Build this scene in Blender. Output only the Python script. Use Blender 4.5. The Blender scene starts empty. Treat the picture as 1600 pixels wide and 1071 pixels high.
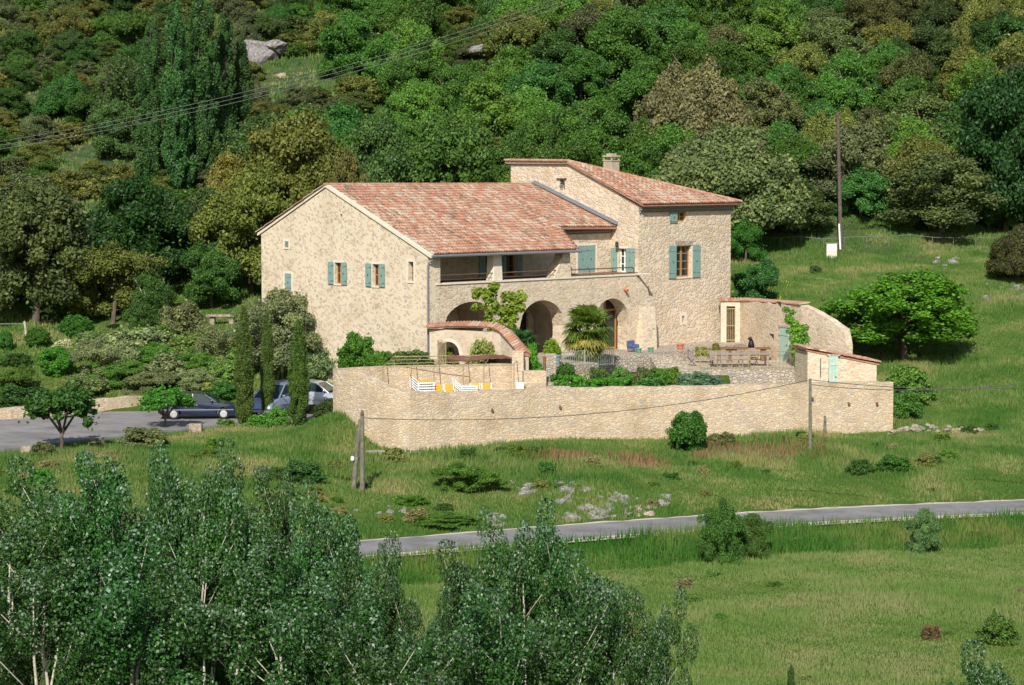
import bpy, math, random
import numpy as np
from mathutils import Vector, Matrix
# ------------------------------------------------------------------ camera, world, sun, exposure
scene = bpy.context.scene
COL = scene.collection
F = 3730.0; CAMZ = 11.08; PITCH = math.atan((535.5-255)/F)
cam = bpy.data.cameras.new('camera'); camo = bpy.data.objects.new('camera', cam); COL.objects.link(camo)
camo.location = (0, 0, CAMZ); camo.rotation_euler = (math.pi/2-PITCH, 0, 0)
cam.sensor_width = 36; cam.lens = F/1600*36; cam.clip_end = 3000; cam.clip_start = 1
scene.camera = camo
SUN_EL = 38.0; SUN_PHI = 8.0      # sun stands behind the camera, a little to its left
world = bpy.data.worlds.new('World'); scene.world = world; world.use_nodes = True
wn = world.node_tree; wn.nodes.clear()
sky = wn.nodes.new('ShaderNodeTexSky'); sky.sky_type = 'NISHITA'; sky.sun_disc = False
sky.sun_elevation = math.radians(SUN_EL); sky.sun_rotation = math.radians(180+SUN_PHI)
bg = wn.nodes.new('ShaderNodeBackground'); bg.inputs[1].default_value = 0.09
wo = wn.nodes.new('ShaderNodeOutputWorld')
wn.links.new(sky.outputs[0], bg.inputs[0]); wn.links.new(bg.outputs[0], wo.inputs[0])
sl = bpy.data.lights.new('sun', 'SUN'); sl.energy = 4.6; sl.angle = math.radians(0.5); sl.color = (1, .955, .88)
so = bpy.data.objects.new('sun', sl); COL.objects.link(so)
ph = math.radians(SUN_PHI); el = math.radians(SUN_EL)
to_sun = Vector((-math.sin(ph)*math.cos(el), -math.cos(ph)*math.cos(el), math.sin(el)))
so.rotation_euler = to_sun.to_track_quat('Z', 'Y').to_euler(); so.location = to_sun*50
scene.view_settings.view_transform = 'Standard'; scene.view_settings.look = 'None'
scene.view_settings.exposure = 0.3; scene.view_settings.gamma = 1
scene.render.engine = 'CYCLES'
scene.cycles.max_bounces = 5; scene.cycles.diffuse_bounces = 3; scene.cycles.transmission_bounces = 3
scene.cycles.transparent_max_bounces = 6; scene.cycles.use_denoising = True

# ------------------------------------------------------------------ helpers
def at(px, py, d):
    """world point seen at photo pixel (px, py) at depth d along +Y"""
    x = (px-800)/F; u = -(py-535.5)/F
    r = Vector((x, math.cos(PITCH)+u*math.sin(PITCH), -math.sin(PITCH)+u*math.cos(PITCH)))
    return Vector((0, 0, CAMZ))+r*(d/r.y)
def wx(px, d): return at(px, 400, d).x
def pix(x, y, z):
    dz = z-CAMZ; yy = y*math.cos(PITCH)-dz*math.sin(PITCH); zz = y*math.sin(PITCH)+dz*math.cos(PITCH)
    return 800+F*x/yy, 535.5-F*zz/yy

def tag(o, label=None, cat=None, group=None, kind=None):
    if label: o['label'] = label
    if cat: o['category'] = cat
    if group: o['group'] = group
    if kind: o['kind'] = kind
    return o
def empty(name, loc, rz=0, label=None, cat=None, group=None, kind=None):
    o = bpy.data.objects.new(name, None); COL.objects.link(o); o.location = loc; o.rotation_euler = (0, 0, rz)
    o.empty_display_size = .3
    return tag(o, label, cat, group, kind)
def copy_tree(root, loc=None, rz=None, scale=None):
    r = root.copy(); COL.objects.link(r)
    for ch in list(root.children):
        c = ch.copy(); COL.objects.link(c); c.parent = r
        for g in list(ch.children):
            k = g.copy(); COL.objects.link(k); k.parent = c
    if loc is not None: r.location = loc
    if rz is not None: r.rotation_euler = (0, 0, rz)
    if scale is not None: r.scale = scale
    return r

class MB:
    def __init__(s): s.v = []; s.f = []; s.c = []
    def add(s, vs, fs, c=None):
        n = len(s.v); s.v.extend([tuple(p) for p in vs]); s.f.extend([tuple(i+n for i in f) for f in fs])
        s.c.extend([c if c is not None else .5]*len(fs)); return s
    def box(s, x0, x1, y0, y1, z0, z1, c=None):
        vs = [(x, y, z) for x in (x0, x1) for y in (y0, y1) for z in (z0, z1)]
        return s.add(vs, [(0, 1, 3, 2), (4, 6, 7, 5), (0, 4, 5, 1), (2, 3, 7, 6), (0, 2, 6, 4), (1, 5, 7, 3)], c)
    def obox(s, cen, size, rz=0, tilt=None, c=None):
        sx, sy, sz = [a/2 for a in size]
        M = Matrix.Rotation(rz, 3, 'Z')
        if tilt is not None: M = M @ tilt
        vs = [Vector(cen)+M @ Vector((x, y, z)) for x in (-sx, sx) for y in (-sy, sy) for z in (-sz, sz)]
        return s.add(vs, [(0, 1, 3, 2), (4, 6, 7, 5), (0, 4, 5, 1), (2, 3, 7, 6), (0, 2, 6, 4), (1, 5, 7, 3)], c)
    def hexa(s, b, t, c=None):
        """b, t: 4 bottom and 4 top points in the same order"""
        vs = list(b)+list(t)
        return s.add(vs, [(3, 2, 1, 0), (4, 5, 6, 7), (0, 1, 5, 4), (1, 2, 6, 5), (2, 3, 7, 6), (3, 0, 4, 7)], c)
    def prism(s, poly, z0, z1, c=None):
        n = len(poly)
        vs = [(p[0], p[1], z0) for p in poly]+[(p[0], p[1], z1) for p in poly]
        fs = [tuple(range(n-1, -1, -1)), tuple(range(n, 2*n))]+[(i, (i+1) % n, n+(i+1) % n, n+i) for i in range(n)]
        return s.add(vs, fs, c)
    def tube(s, pts, rad, n=6, c=None, cap=True):
        pts = [Vector(p) for p in pts]; m = len(pts)
        if not hasattr(rad, '__len__'): rad = [rad]*m
        vs = []; fs = []
        for i, p in enumerate(pts):
            t = (pts[min(i+1, m-1)]-pts[max(i-1, 0)])
            if t.length < 1e-9: t = Vector((0, 0, 1))
            t.normalize()
            a = t.cross(Vector((0, 0, 1)) if abs(t.z) < .9 else Vector((1, 0, 0))).normalized(); b = t.cross(a)
            for k in range(n):
                an = 2*math.pi*k/n
                vs.append(p+a*math.cos(an)*rad[i]+b*math.sin(an)*rad[i])
        for i in range(m-1):
            for k in range(n):
                fs.append((i*n+k, i*n+(k+1) % n, (i+1)*n+(k+1) % n, (i+1)*n+k))
        if cap: fs.append(tuple(range(n-1, -1, -1))); fs.append(tuple(range((m-1)*n, m*n)))
        return s.add(vs, fs, c)
    def lathe(s, prof, cen=(0, 0, 0), n=14, c=None):
        vs = []; fs = []; m = len(prof)
        for r, z in prof:
            for k in range(n):
                a = 2*math.pi*k/n; vs.append((cen[0]+r*math.cos(a), cen[1]+r*math.sin(a), cen[2]+z))
        for i in range(m-1):
            for k in range(n): fs.append((i*n+k, i*n+(k+1) % n, (i+1)*n+(k+1) % n, (i+1)*n+k))
        fs.append(tuple(range(n-1, -1, -1))); fs.append(tuple(range((m-1)*n, m*n)))
        return s.add(vs, fs, c)
    def mesh(s, name, mat, smooth=False):
        me = bpy.data.meshes.new(name); me.from_pydata(s.v, [], s.f); me.materials.append(mat)
        at_ = me.attributes.new('rnd', 'FLOAT', 'FACE'); at_.data.foreach_set('value', np.array(s.c, dtype=np.float32))
        if smooth: me.polygons.foreach_set('use_smooth', [True]*len(me.polygons))
        me.update(); return me
    def build(s, name, mat, parent=None, smooth=False, loc=None, bevel=0):
        o = bpy.data.objects.new(name, s.mesh(name, mat, smooth)); COL.objects.link(o)
        if parent: o.parent = parent
        if loc is not None: o.location = loc
        if bevel:
            m = o.modifiers.new('bevel', 'BEVEL'); m.width = bevel; m.segments = 2; m.limit_method = 'ANGLE'
        return o

# ------------------------------------------------------------------ materials
def newmat(name):
    m = bpy.data.materials.new(name); m.use_nodes = True; nt = m.node_tree; nt.nodes.clear()
    out = nt.nodes.new('ShaderNodeOutputMaterial'); b = nt.nodes.new('ShaderNodeBsdfPrincipled')
    nt.links.new(b.outputs[0], out.inputs[0]); return m, nt, b, out
def N(nt, t, **kw):
    n = nt.nodes.new(t)
    for k, v in kw.items(): setattr(n, k, v)
    return n
def noise(nt, vec, scale, detail=4, rough=.55):
    n = N(nt, 'ShaderNodeTexNoise'); n.inputs['Scale'].default_value = scale
    n.inputs['Detail'].default_value = detail; n.inputs['Roughness'].default_value = rough
    if vec: nt.links.new(vec, n.inputs['Vector'])
    return n
def ramp(nt, fac, stops):
    r = N(nt, 'ShaderNodeValToRGB'); e = r.color_ramp.elements
    while len(e) < len(stops): e.new(.5)
    for i, (p, c) in enumerate(stops):
        e[i].position = p; e[i].color = (*c, 1) if len(c) == 3 else c
    nt.links.new(fac, r.inputs[0]); return r
def mixc(nt, fac, a, b, mode='MIX'):
    m = N(nt, 'ShaderNodeMix', data_type='RGBA', blend_type=mode)
    for inp, v in ((m.inputs[0], fac), (m.inputs[6], a), (m.inputs[7], b)):
        if hasattr(v, 'is_output') or hasattr(v, 'links'): nt.links.new(v, inp)
        elif isinstance(v, (int, float)): inp.default_value = v
        else: inp.default_value = (*v, 1)
    return m.outputs[2]
def math_(nt, op, a, b=None, c=None):
    m = N(nt, 'ShaderNodeMath', operation=op)
    for i, v in enumerate((a, b, c)):
        if v is None: continue
        if isinstance(v, (int, float)): m.inputs[i].default_value = v
        else: nt.links.new(v, m.inputs[i])
    return m.outputs[0]
def bump(nt, b, h, strength=.5, dist=.05):
    n = N(nt, 'ShaderNodeBump'); n.inputs['Strength'].default_value = strength; n.inputs['Distance'].default_value = dist
    nt.links.new(h, n.inputs['Height']); nt.links.new(n.outputs[0], b.inputs['Normal'])

def mat_plain(name, col, rough=.7, metal=0, var=.12, scale=6, spec=.3):
    m, nt, b, out = newmat(name); tc = N(nt, 'ShaderNodeTexCoord')
    n = noise(nt, tc.outputs['Object'], scale, 5)
    lo = tuple(c*(1-var*1.6) for c in col); hi = tuple(min(1, c*(1+var)) for c in col)
    r = ramp(nt, n.outputs[0], [(.3, lo), (.7, hi)]); nt.links.new(r.outputs[0], b.inputs['Base Color'])
    b.inputs['Roughness'].default_value = rough; b.inputs['Metallic'].default_value = metal
    b.inputs['Specular IOR Level'].default_value = spec
    return m

def mat_stone(name, cols, mortar, scale=3.6, flat=1.5, cover=.75, mort_w=.06, bmp=.6, stain=.25, grey=(.3, .28, .25)):
    """rubble masonry: cols = stone colours, mortar colour, cover = share of stones that show"""
    m, nt, b, out = newmat(name); tc = N(nt, 'ShaderNodeTexCoord')
    mp = N(nt, 'ShaderNodeMapping'); mp.inputs['Scale'].default_value = (1, 1, flat); nt.links.new(tc.outputs['Object'], mp.inputs[0])
    d = noise(nt, mp.outputs[0], scale*.9, 3)
    add = N(nt, 'ShaderNodeVectorMath', operation='MULTIPLY_ADD'); nt.links.new(d.outputs['Color'], add.inputs[0])
    add.inputs[1].default_value = (.22, .22, .22); nt.links.new(mp.outputs[0], add.inputs[2])
    v = N(nt, 'ShaderNodeTexVoronoi'); v.inputs['Scale'].default_value = scale; v.inputs['Randomness'].default_value = .95; nt.links.new(add.outputs[0], v.inputs['Vector'])
    e = N(nt, 'ShaderNodeTexVoronoi', feature='DISTANCE_TO_EDGE'); e.inputs['Scale'].default_value = scale; e.inputs['Randomness'].default_value = .95; nt.links.new(add.outputs[0], e.inputs['Vector'])
    sep = N(nt, 'ShaderNodeSeparateColor'); nt.links.new(v.outputs['Color'], sep.inputs[0])
    k = len(cols); st = ramp(nt, sep.outputs[0], [(i/(k-1)*.98+.01, c) for i, c in enumerate(cols)])
    fine = noise(nt, tc.outputs['Object'], 22, 5)
    stv = mixc(nt, .35, st.outputs[0], mixc(nt, fine.outputs[0], (.45, .42, .37), (1.35, 1.3, 1.2)), 'MULTIPLY')
    edge = ramp(nt, e.outputs[0], [(mort_w*.4, (0, 0, 0)), (mort_w*1.6, (1, 1, 1))])
    show = math_(nt, 'LESS_THAN', sep.outputs[1], cover)
    msk = math_(nt, 'MULTIPLY', edge.outputs[0], show)
    mo = mixc(nt, fine.outputs[0], tuple(c*.82 for c in mortar), tuple(min(1, c*1.12) for c in mortar))
    c1 = mixc(nt, msk, mo, stv)
    # odd grey or dark stones
    dk = math_(nt, 'MULTIPLY', math_(nt, 'GREATER_THAN', sep.outputs[2], .86), msk)
    c1 = mixc(nt, math_(nt, 'MULTIPLY', dk, .75), c1, grey)
    big = noise(nt, tc.outputs['Object'], .55, 5)
    sr = ramp(nt, big.outputs[0], [(.3, (1.04, .97, .88)), (.46, (1, 1, 1)), (.58, (.9, .87, .82)), (.72, (.72, .68, .62))])
    c2 = mixc(nt, stain*2.2 if stain*2.2 < 1 else 1.0, c1, sr.outputs[0], 'MULTIPLY')
    nt.links.new(c2, b.inputs['Base Color']); b.inputs['Roughness'].default_value = .92; b.inputs['Specular IOR Level'].default_value = .15
    hh = math_(nt, 'ADD', math_(nt, 'MULTIPLY', math_(nt, 'MINIMUM', e.outputs[0], .16), math_(nt, 'MULTIPLY', show, 5.0)), math_(nt, 'MULTIPLY', fine.outputs[0], .35))
    bump(nt, b, hh, bmp, .06)
    return m

CREAM = (.60, .475, .30); TAN = (.5, .375, .215)
M = {}
M['gable'] = mat_stone('gable_stone', [(.62, .52, .39), (.56, .465, .345), (.5, .42, .33), (.6, .49, .36)], (.655, .555, .415), 6.0, 1.2, .42, .08, .4, .25, (.36, .32, .28))
M['facade'] = mat_stone('facade_stone', [(.66, .55, .42), (.6, .48, .34), (.69, .58, .44), (.57, .48, .37)], (.66, .56, .43), 5.0, 1.7, .8, .05, .45, .3, (.4, .34, .28))
M['tower'] = mat_stone('tower_stone', [(.67, .56, .43), (.61, .5, .37), (.69, .58, .45), (.58, .49, .37), (.63, .48, .31)], (.66, .56, .43), 3.8, 1.4, .85, .05, .6, .25, (.47, .41, .34))
M['terrace'] = mat_stone('terrace_stone', [(.64, .52, .37), (.58, .455, .31), (.67, .55, .4), (.52, .44, .34), (.62, .47, .31)], (.6, .49, .355), 5.6, 1.9, .88, .05, .6, .4, (.42, .38, .33))
M['plaster'] = mat_stone('pale_plaster', [(.6, .5, .38), (.55, .45, .33), (.63, .53, .41)], (.62, .52, .4), 4.2, 1.3, .45, .08, .2, .3, (.45, .4, .33))
M['rubble'] = mat_stone('grey_stone', [(.52, .46, .38), (.44, .39, .33), (.58, .5, .4), (.4, .35, .3)], (.38, .33, .27), 4.4, 1.5, .97, .1, .8, .3, (.3, .3, .3))
M['pave'] = mat_stone('paving', [(.52, .44, .34), (.47, .4, .3), (.56, .48, .37)], (.42, .36, .27), 2.0, 1, .95, .05, .3, .3)
M['cornice'] = mat_plain('shaded_cornice', (.3, .27, .24), .9, 0, .2, 8)  # tile ends greyed to carry the shade under the eaves
M['trim'] = mat_plain('pale_lime_trim', (.68, .6, .48), .85, 0, .08, 5)
M['floor_tile'] = mat_plain('terracotta_floor', (.22, .11, .07), .8, 0, .2, 6)
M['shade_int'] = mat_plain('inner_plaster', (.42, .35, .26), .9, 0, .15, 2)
M['teal'] = mat_plain('teal_paint', (.2, .31, .275), .55, 0, .1, 8)
M['teal_pale'] = mat_plain('faded_teal_paint', (.36, .5, .42), .6, 0, .1, 8)
M['oak_frame'] = mat_plain('varnished_wood', (.42, .2, .06), .5, 0, .15, 14)
M['brown_wood'] = mat_plain('brown_wood', (.2, .095, .045), .6, 0, .25, 12)
M['dark_beam'] = mat_plain('dark_beam', (.06, .05, .045), .8, 0, .2, 8)
M['zinc'] = mat_plain('zinc', (.33, .35, .38), .45, .6, .1, 8)
M['rust'] = mat_plain('rusty_iron', (.17, .1, .055), .75, .2, .3, 12)
M['iron'] = mat_plain('dark_iron', (.05, .05, .05), .6, .3, .2, 12)
M['white'] = mat_plain('white_paint', (.78, .78, .76), .5, 0, .05, 8)
M['black'] = mat_plain('black_paint', (.012, .012, .013), .5)
M['terracotta'] = mat_plain('terracotta', (.5, .17, .1), .75, 0, .15, 8)
M['greenpot'] = mat_plain('green_glaze', (.12, .3, .2), .35, 0, .15, 8)
M['ochre'] = mat_plain('ochre_cushion', (.62, .36, .05), .85, 0, .1, 8)
M['awning'] = mat_plain('brown_canvas', (.15, .07, .05), .9, 0, .15, 3)
M['reed'] = mat_plain('rusted_tube', (.35, .27, .14), .7, .1, .2, 10)
M['pole_wood'] = mat_plain('weathered_pole', (.17, .16, .12), .9, 0, .25, 5)
M['pole_dark'] = mat_plain('dark_pole', (.12, .09, .075), .9, 0, .25, 5)
M['cable'] = mat_plain('cable_grey', (.22, .23, .21), .6, .3)
M['cable_dark'] = mat_plain('cable_dark', (.1, .1, .09), .6, 0)
M['bark'] = mat_plain('bark', (.13, .1, .075), .95, 0, .3, 10)
M['pale_bark'] = mat_plain('pale_bark', (.5, .45, .36), .9, 0, .3, 9)
M['plastic'] = mat_plain('white_plastic', (.72, .72, .7), .4, 0, .05, 5)
M['chair'] = mat_plain('grey_wood', (.33, .27, .23), .8, 0, .15, 10)
M['blue'] = mat_plain('blue_cloth', (.1, .13, .26), .8, 0, .15, 8)
M['bluegrey'] = mat_plain('blue_grey_glaze', (.2, .28, .3), .5, 0, .2, 8)

def mat_glass(name, col=(.02, .025, .03), rough=.08):
    m, nt, b, out = newmat(name); b.inputs['Base Color'].default_value = (*col, 1); b.inputs['Roughness'].default_value = rough
    b.inputs['Specular IOR Level'].default_value = .6; return m
M['glass'] = mat_glass('window_glass'); M['carglass'] = mat_glass('car_glass', (.015, .03, .03), .05)
def mat_paint(name, col, metal=.3, rough=.28):
    m, nt, b, out = newmat(name); b.inputs['Base Color'].default_value = (*col, 1); b.inputs['Roughness'].default_value = rough
    b.inputs['Metallic'].default_value = metal; b.inputs['Coat Weight'].default_value = .6; b.inputs['Coat Roughness'].default_value = .06
    return m
M['navy'] = mat_paint('navy_paint', (.006, .012, .04), .0, .3)
M['silver'] = mat_paint('silver_paint', (.52, .54, .62), .6, .35)
M['greyblue'] = mat_paint('greyblue_paint', (.3, .35, .5), .5, .35)
M['rubber'] = mat_plain('tyre_rubber', (.02, .02, .02), .85)
M['alloy'] = mat_plain('alloy', (.6, .6, .6), .35, .5, .05)
M['redlens'] = mat_plain('red_lens', (.5, .02, .02), .25)
M['clearlens'] = mat_plain('clear_lens', (.75, .75, .72), .15)

def mat_tile():
    m, nt, b, out = newmat('canal_tile'); a = N(nt, 'ShaderNodeAttribute', attribute_name='rnd')
    tc = N(nt, 'ShaderNodeTexCoord')
    r = ramp(nt, a.outputs['Fac'], [(0, (.17, .12, .09)), (.14, (.26, .17, .12)), (.3, (.38, .17, .11)), (.46, (.43, .2, .13)), (.6, (.42, .26, .18)), (.76, (.46, .34, .25)), (.92, (.52, .43, .33)), (1, (.36, .31, .24))])
    n = noise(nt, tc.outputs['Object'], 9, 5)
    rr = ramp(nt, n.outputs[0], [(.3, (.62, .6, .56)), (.55, (1, 1, 1)), (.75, (1.15, 1.1, 1.0))])
    c = mixc(nt, .8, r.outputs[0], rr.outputs[0], 'MULTIPLY')
    l = noise(nt, tc.outputs['Object'], 2.2, 6, .7)
    lm = ramp(nt, l.outputs[0], [(.48, (0, 0, 0)), (.68, (1, 1, 1))])
    c = mixc(nt, math_(nt, 'MULTIPLY', lm.outputs[0], .6), c, (.4, .33, .24))
    nt.links.new(c, b.inputs['Base Color']); b.inputs['Roughness'].default_value = .9; b.inputs['Specular IOR Level'].default_value = .2
    bump(nt, b, n.outputs[0], .4, .02)
    return m
M['tile'] = mat_tile()

def mat_leaf(name='leaf', trans=.28, tip=False, spec=.25, rough=.5):
    m, nt, b, out = newmat(name); a = N(nt, 'ShaderNodeAttribute', attribute_name='rnd'); oi = N(nt, 'ShaderNodeObjectInfo')
    r = ramp(nt, a.outputs['Fac'], [(0, (.7, .74, .65)), (.45, (1.3, 1.28, 1.15)), (.8, (1.85, 1.7, 1.35)), (1, (2.4, 2.05, 1.5))])
    r.color_ramp.interpolation = 'LINEAR'
    c = mixc(nt, 1.0, oi.outputs['Color'], r.outputs[0], 'MULTIPLY')
    if tip:
        s = N(nt, 'ShaderNodeAttribute', attribute_name='tip')
        c = mixc(nt, s.outputs['Fac'], c, (.3, .4, .3))  # silver leaf down; its mask also paints in light from above
    hs = N(nt, 'ShaderNodeHueSaturation'); nt.links.new(c, hs.inputs['Color'])
    nt.links.new(math_(nt, 'MULTIPLY_ADD', oi.outputs['Random'], .03, .485), hs.inputs['Hue'])
    nt.links.new(math_(nt, 'MULTIPLY_ADD', oi.outputs['Random'], .3, .85), hs.inputs['Value'])
    c = hs.outputs[0]
    nt.links.new(c, b.inputs['Base Color']); b.inputs['Roughness'].default_value = rough; b.inputs['Specular IOR Level'].default_value = spec
    tr = N(nt, 'ShaderNodeBsdfTranslucent'); nt.links.new(mixc(nt, 1.0, c, (1.2, 1.25, .5), 'MULTIPLY'), tr.inputs[0])
    mx = N(nt, 'ShaderNodeMixShader'); mx.inputs[0].default_value = trans
    nt.links.new(b.outputs[0], mx.inputs[1]); nt.links.new(tr.outputs[0], mx.inputs[2]); nt.links.new(mx.outputs[0], out.inputs[0])
    return m
M['leaf'] = mat_leaf(); M['poplar_leaf'] = mat_leaf('poplar_leaf', .2, True, .35, .42)

def mat_ground(name='grass_ground', spots=True):
    m, nt, b, out = newmat(name); g = N(nt, 'ShaderNodeNewGeometry'); P = g.outputs['Position']
    n1 = noise(nt, P, .09, 6, .6); n2 = noise(nt, P, .5, 6, .65); n3 = noise(nt, P, 5, 6, .7)
    c = ramp(nt, n2.outputs[0], [(.3, (.05, .12, .022)), (.45, (.09, .15, .03)), (.58, (.15, .18, .05)), (.75, (.26, .2, .09))])
    c1 = mixc(nt, math_(nt, 'MULTIPLY_ADD', n1.outputs[0], 2.6, -.95), c.outputs[0], (.075, .14, .025))
    r3 = ramp(nt, n3.outputs[0], [(.3, (.5, .5, .45)), (.6, (1.15, 1.1, 1))])
    c1 = mixc(nt, .8, c1, r3.outputs[0], 'MULTIPLY')
    nt.links.new(c1, b.inputs['Base Color']); b.inputs['Roughness'].default_value = 1; b.inputs['Specular IOR Level'].default_value = .05
    bump(nt, b, math_(nt, 'ADD', n3.outputs[0], n2.outputs[0]), .8, .25)
    return m
M['ground'] = mat_ground()

def mat_hill():
    m, nt, b, out = newmat('hillside_scrub'); g = N(nt, 'ShaderNodeNewGeometry'); P = g.outputs['Position']
    n2 = noise(nt, P, .35, 6, .7); n3 = noise(nt, P, 3, 6, .7)
    c = ramp(nt, n2.outputs[0], [(.35, (.03, .07, .018)), (.5, (.06, .1, .03)), (.62, (.1, .12, .045)), (.78, (.24, .2, .12))])
    r3 = ramp(nt, n3.outputs[0], [(.3, (.45, .45, .42)), (.65, (1.15, 1.1, 1))])
    nt.links.new(mixc(nt, .85, c.outputs[0], r3.outputs[0], 'MULTIPLY'), b.inputs['Base Color']); b.inputs['Roughness'].default_value = 1
    bump(nt, b, n3.outputs[0], .9, .3); return m
M['hill'] = mat_hill()

def mat_asphalt(name, col):   # worn surface with lighter and darker patches
    m, nt, b, out = newmat(name); g = N(nt, 'ShaderNodeNewGeometry'); P = g.outputs['Position']
    n = noise(nt, P, .6, 6, .7); n2 = noise(nt, P, 14, 4)
    c = ramp(nt, n.outputs[0], [(.32, tuple(x*.68 for x in col)), (.48, col), (.52, tuple(x*1.08 for x in col)), (.7, tuple(x*1.35 for x in col))])
    c2 = mixc(nt, .4, c.outputs[0], mixc(nt, n2.outputs[0], (.6, .6, .6), (1.4, 1.4, 1.4)), 'MULTIPLY')
    nt.links.new(c2, b.inputs['Base Color']); b.inputs['Roughness'].default_value = .9; return m
M['asphalt'] = mat_asphalt('asphalt', (.2, .192, .185)); M['drive'] = mat_asphalt('driveway_tar', (.21, .196, .19))
M['gravel'] = mat_asphalt('pale_gravel', (.5, .45, .37))
def mat_rock(name, a, b_):
    m, nt, b, out = newmat(name); g = N(nt, 'ShaderNodeNewGeometry'); P = g.outputs['Position']
    n = noise(nt, P, 3.5, 8, .7); c = ramp(nt, n.outputs[0], [(.3, tuple(x*.45 for x in a)), (.5, a), (.7, b_)])
    v = N(nt, 'ShaderNodeTexVoronoi', feature='DISTANCE_TO_EDGE'); v.inputs['Scale'].default_value = 3.2; nt.links.new(P, v.inputs['Vector'])
    cr = ramp(nt, v.outputs[0], [(0, (.35, .33, .3)), (.06, (1, 1, 1))])
    nt.links.new(mixc(nt, .8, c.outputs[0], cr.outputs[0], 'MULTIPLY'), b.inputs['Base Color']); b.inputs['Roughness'].default_value = .95; b.inputs['Specular IOR Level'].default_value = .1
    bump(nt, b, math_(nt, 'ADD', n.outputs[0], math_(nt, 'MINIMUM', v.outputs[0], .1)), 1.0, .12); return m
M['rock'] = mat_rock('limestone', (.27, .25, .235), (.4, .37, .345)); M['rock_warm'] = mat_rock('warm_limestone', (.36, .3, .22), (.5, .42, .32))

def mat_grass(name, c0, c1, c2):
    m, nt, b, out = newmat(name); a = N(nt, 'ShaderNodeAttribute', attribute_name='rnd'); g = N(nt, 'ShaderNodeNewGeometry')
    n = noise(nt, g.outputs['Position'], .28, 5, .6)
    f = math_(nt, 'ADD', math_(nt, 'MULTIPLY', a.outputs['Fac'], .4), math_(nt, 'MULTIPLY_ADD', n.outputs[0], 2.2, -.8))
    c = ramp(nt, f, [(.1, c0), (.5, c1), (.95, c2)])
    nt.links.new(c.outputs[0], b.inputs['Base Color']); b.inputs['Roughness'].default_value = .8; b.inputs['Specular IOR Level'].default_value = .1
    tr = N(nt, 'ShaderNodeBsdfTranslucent'); nt.links.new(c.outputs[0], tr.inputs[0])
    mx = N(nt, 'ShaderNodeMixShader'); mx.inputs[0].default_value = .35
    nt.links.new(b.outputs[0], mx.inputs[1]); nt.links.new(tr.outputs[0], mx.inputs[2]); nt.links.new(mx.outputs[0], out.inputs[0])
    return m
M['grass_slope'] = mat_grass('slope_grass', (.07, .175, .03), (.155, .25, .06), (.39, .34, .15))
M['grass_field'] = mat_grass('field_grass', (.135, .24, .05), (.2, .285, .08), (.33, .315, .14))
M['grass_verge'] = mat_grass('verge_grass', (.04, .15, .02), (.09, .2, .035), (.22, .25, .07))
M['grass_dry'] = mat_grass('dry_grass', (.17, .16, .05), (.27, .17, .08), (.33, .23, .13))
M['flower'] = mat_plain('yellow_flower', (.6, .5, .04), .9)

# ------------------------------------------------------------------ terrain
ROADX = [-80, -30, -15, -5.3, 2.8, 8.6, 14.6, 23.9, 40, 80]
ROADD = [76, 90.5, 95.3, 99.6, 103.9, 106.5, 108.9, 111.5, 116, 127]
def road_d(x): return np.interp(x, ROADX, ROADD)
COLS = {
 -90: [(95, -3.8), (112, -2.9), (130, -2.6), (150, .8), (165, 3), (200, 12), (260, 31), (340, 58)],
 -25: [(102, -3.8), (113, -2.95), (131, -2.75), (136, -1.9), (142, -.6), (150, .6), (160, 2), (176, 5.6), (200, 12), (260, 32), (340, 58)],
 -12: [(105, -4.0), (114, -3.0), (120, -2.8), (132, -2.75), (136, -1.4), (140, .6), (150, 1.2), (165, 3), (200, 12), (260, 32), (340, 58)],
 -6: [(109, -4.2), (117, -3.4), (121, -3.1), (127, -2.6), (135, -1.5), (150, 0), (165, 2.6), (178, 5), (200, 12.5), (260, 32), (340, 58)],
 3: [(112, -4.0), (119, -3.3), (130, -2.4), (150, -.4), (165, 2), (178, 4.7), (200, 12.3), (260, 32), (340, 58)],
 9: [(113, -4.3), (121, -3.45), (130, -2.5), (150, -.4), (160, 2), (177, 4.6), (200, 12.2), (260, 32), (340, 58)],
 20: [(116, -4.4), (126.5, -3.35), (132, -2.4), (140, -1.5), (148, -.3), (158, 2), (176, 4.55), (200, 12), (260, 32), (340, 58)],
 35: [(121, -4.4), (132, -2.9), (145, -.6), (158, 2), (176, 4.6), (200, 12), (260, 32), (340, 58)],
 90: [(135, -4.4), (150, -2.), (176, 4), (200, 11), (260, 31), (340, 57)]}
CX = sorted(COLS)
def _noise2(x, y):
    return (np.sin(x*.31+y*.17)+np.sin(x*.13-y*.29+1.3)+.6*np.sin(x*.71+y*.53+.4)+.4*np.sin(x*1.3-y*1.1)+.25*np.sin(x*2.3+y*2.9))/3
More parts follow.
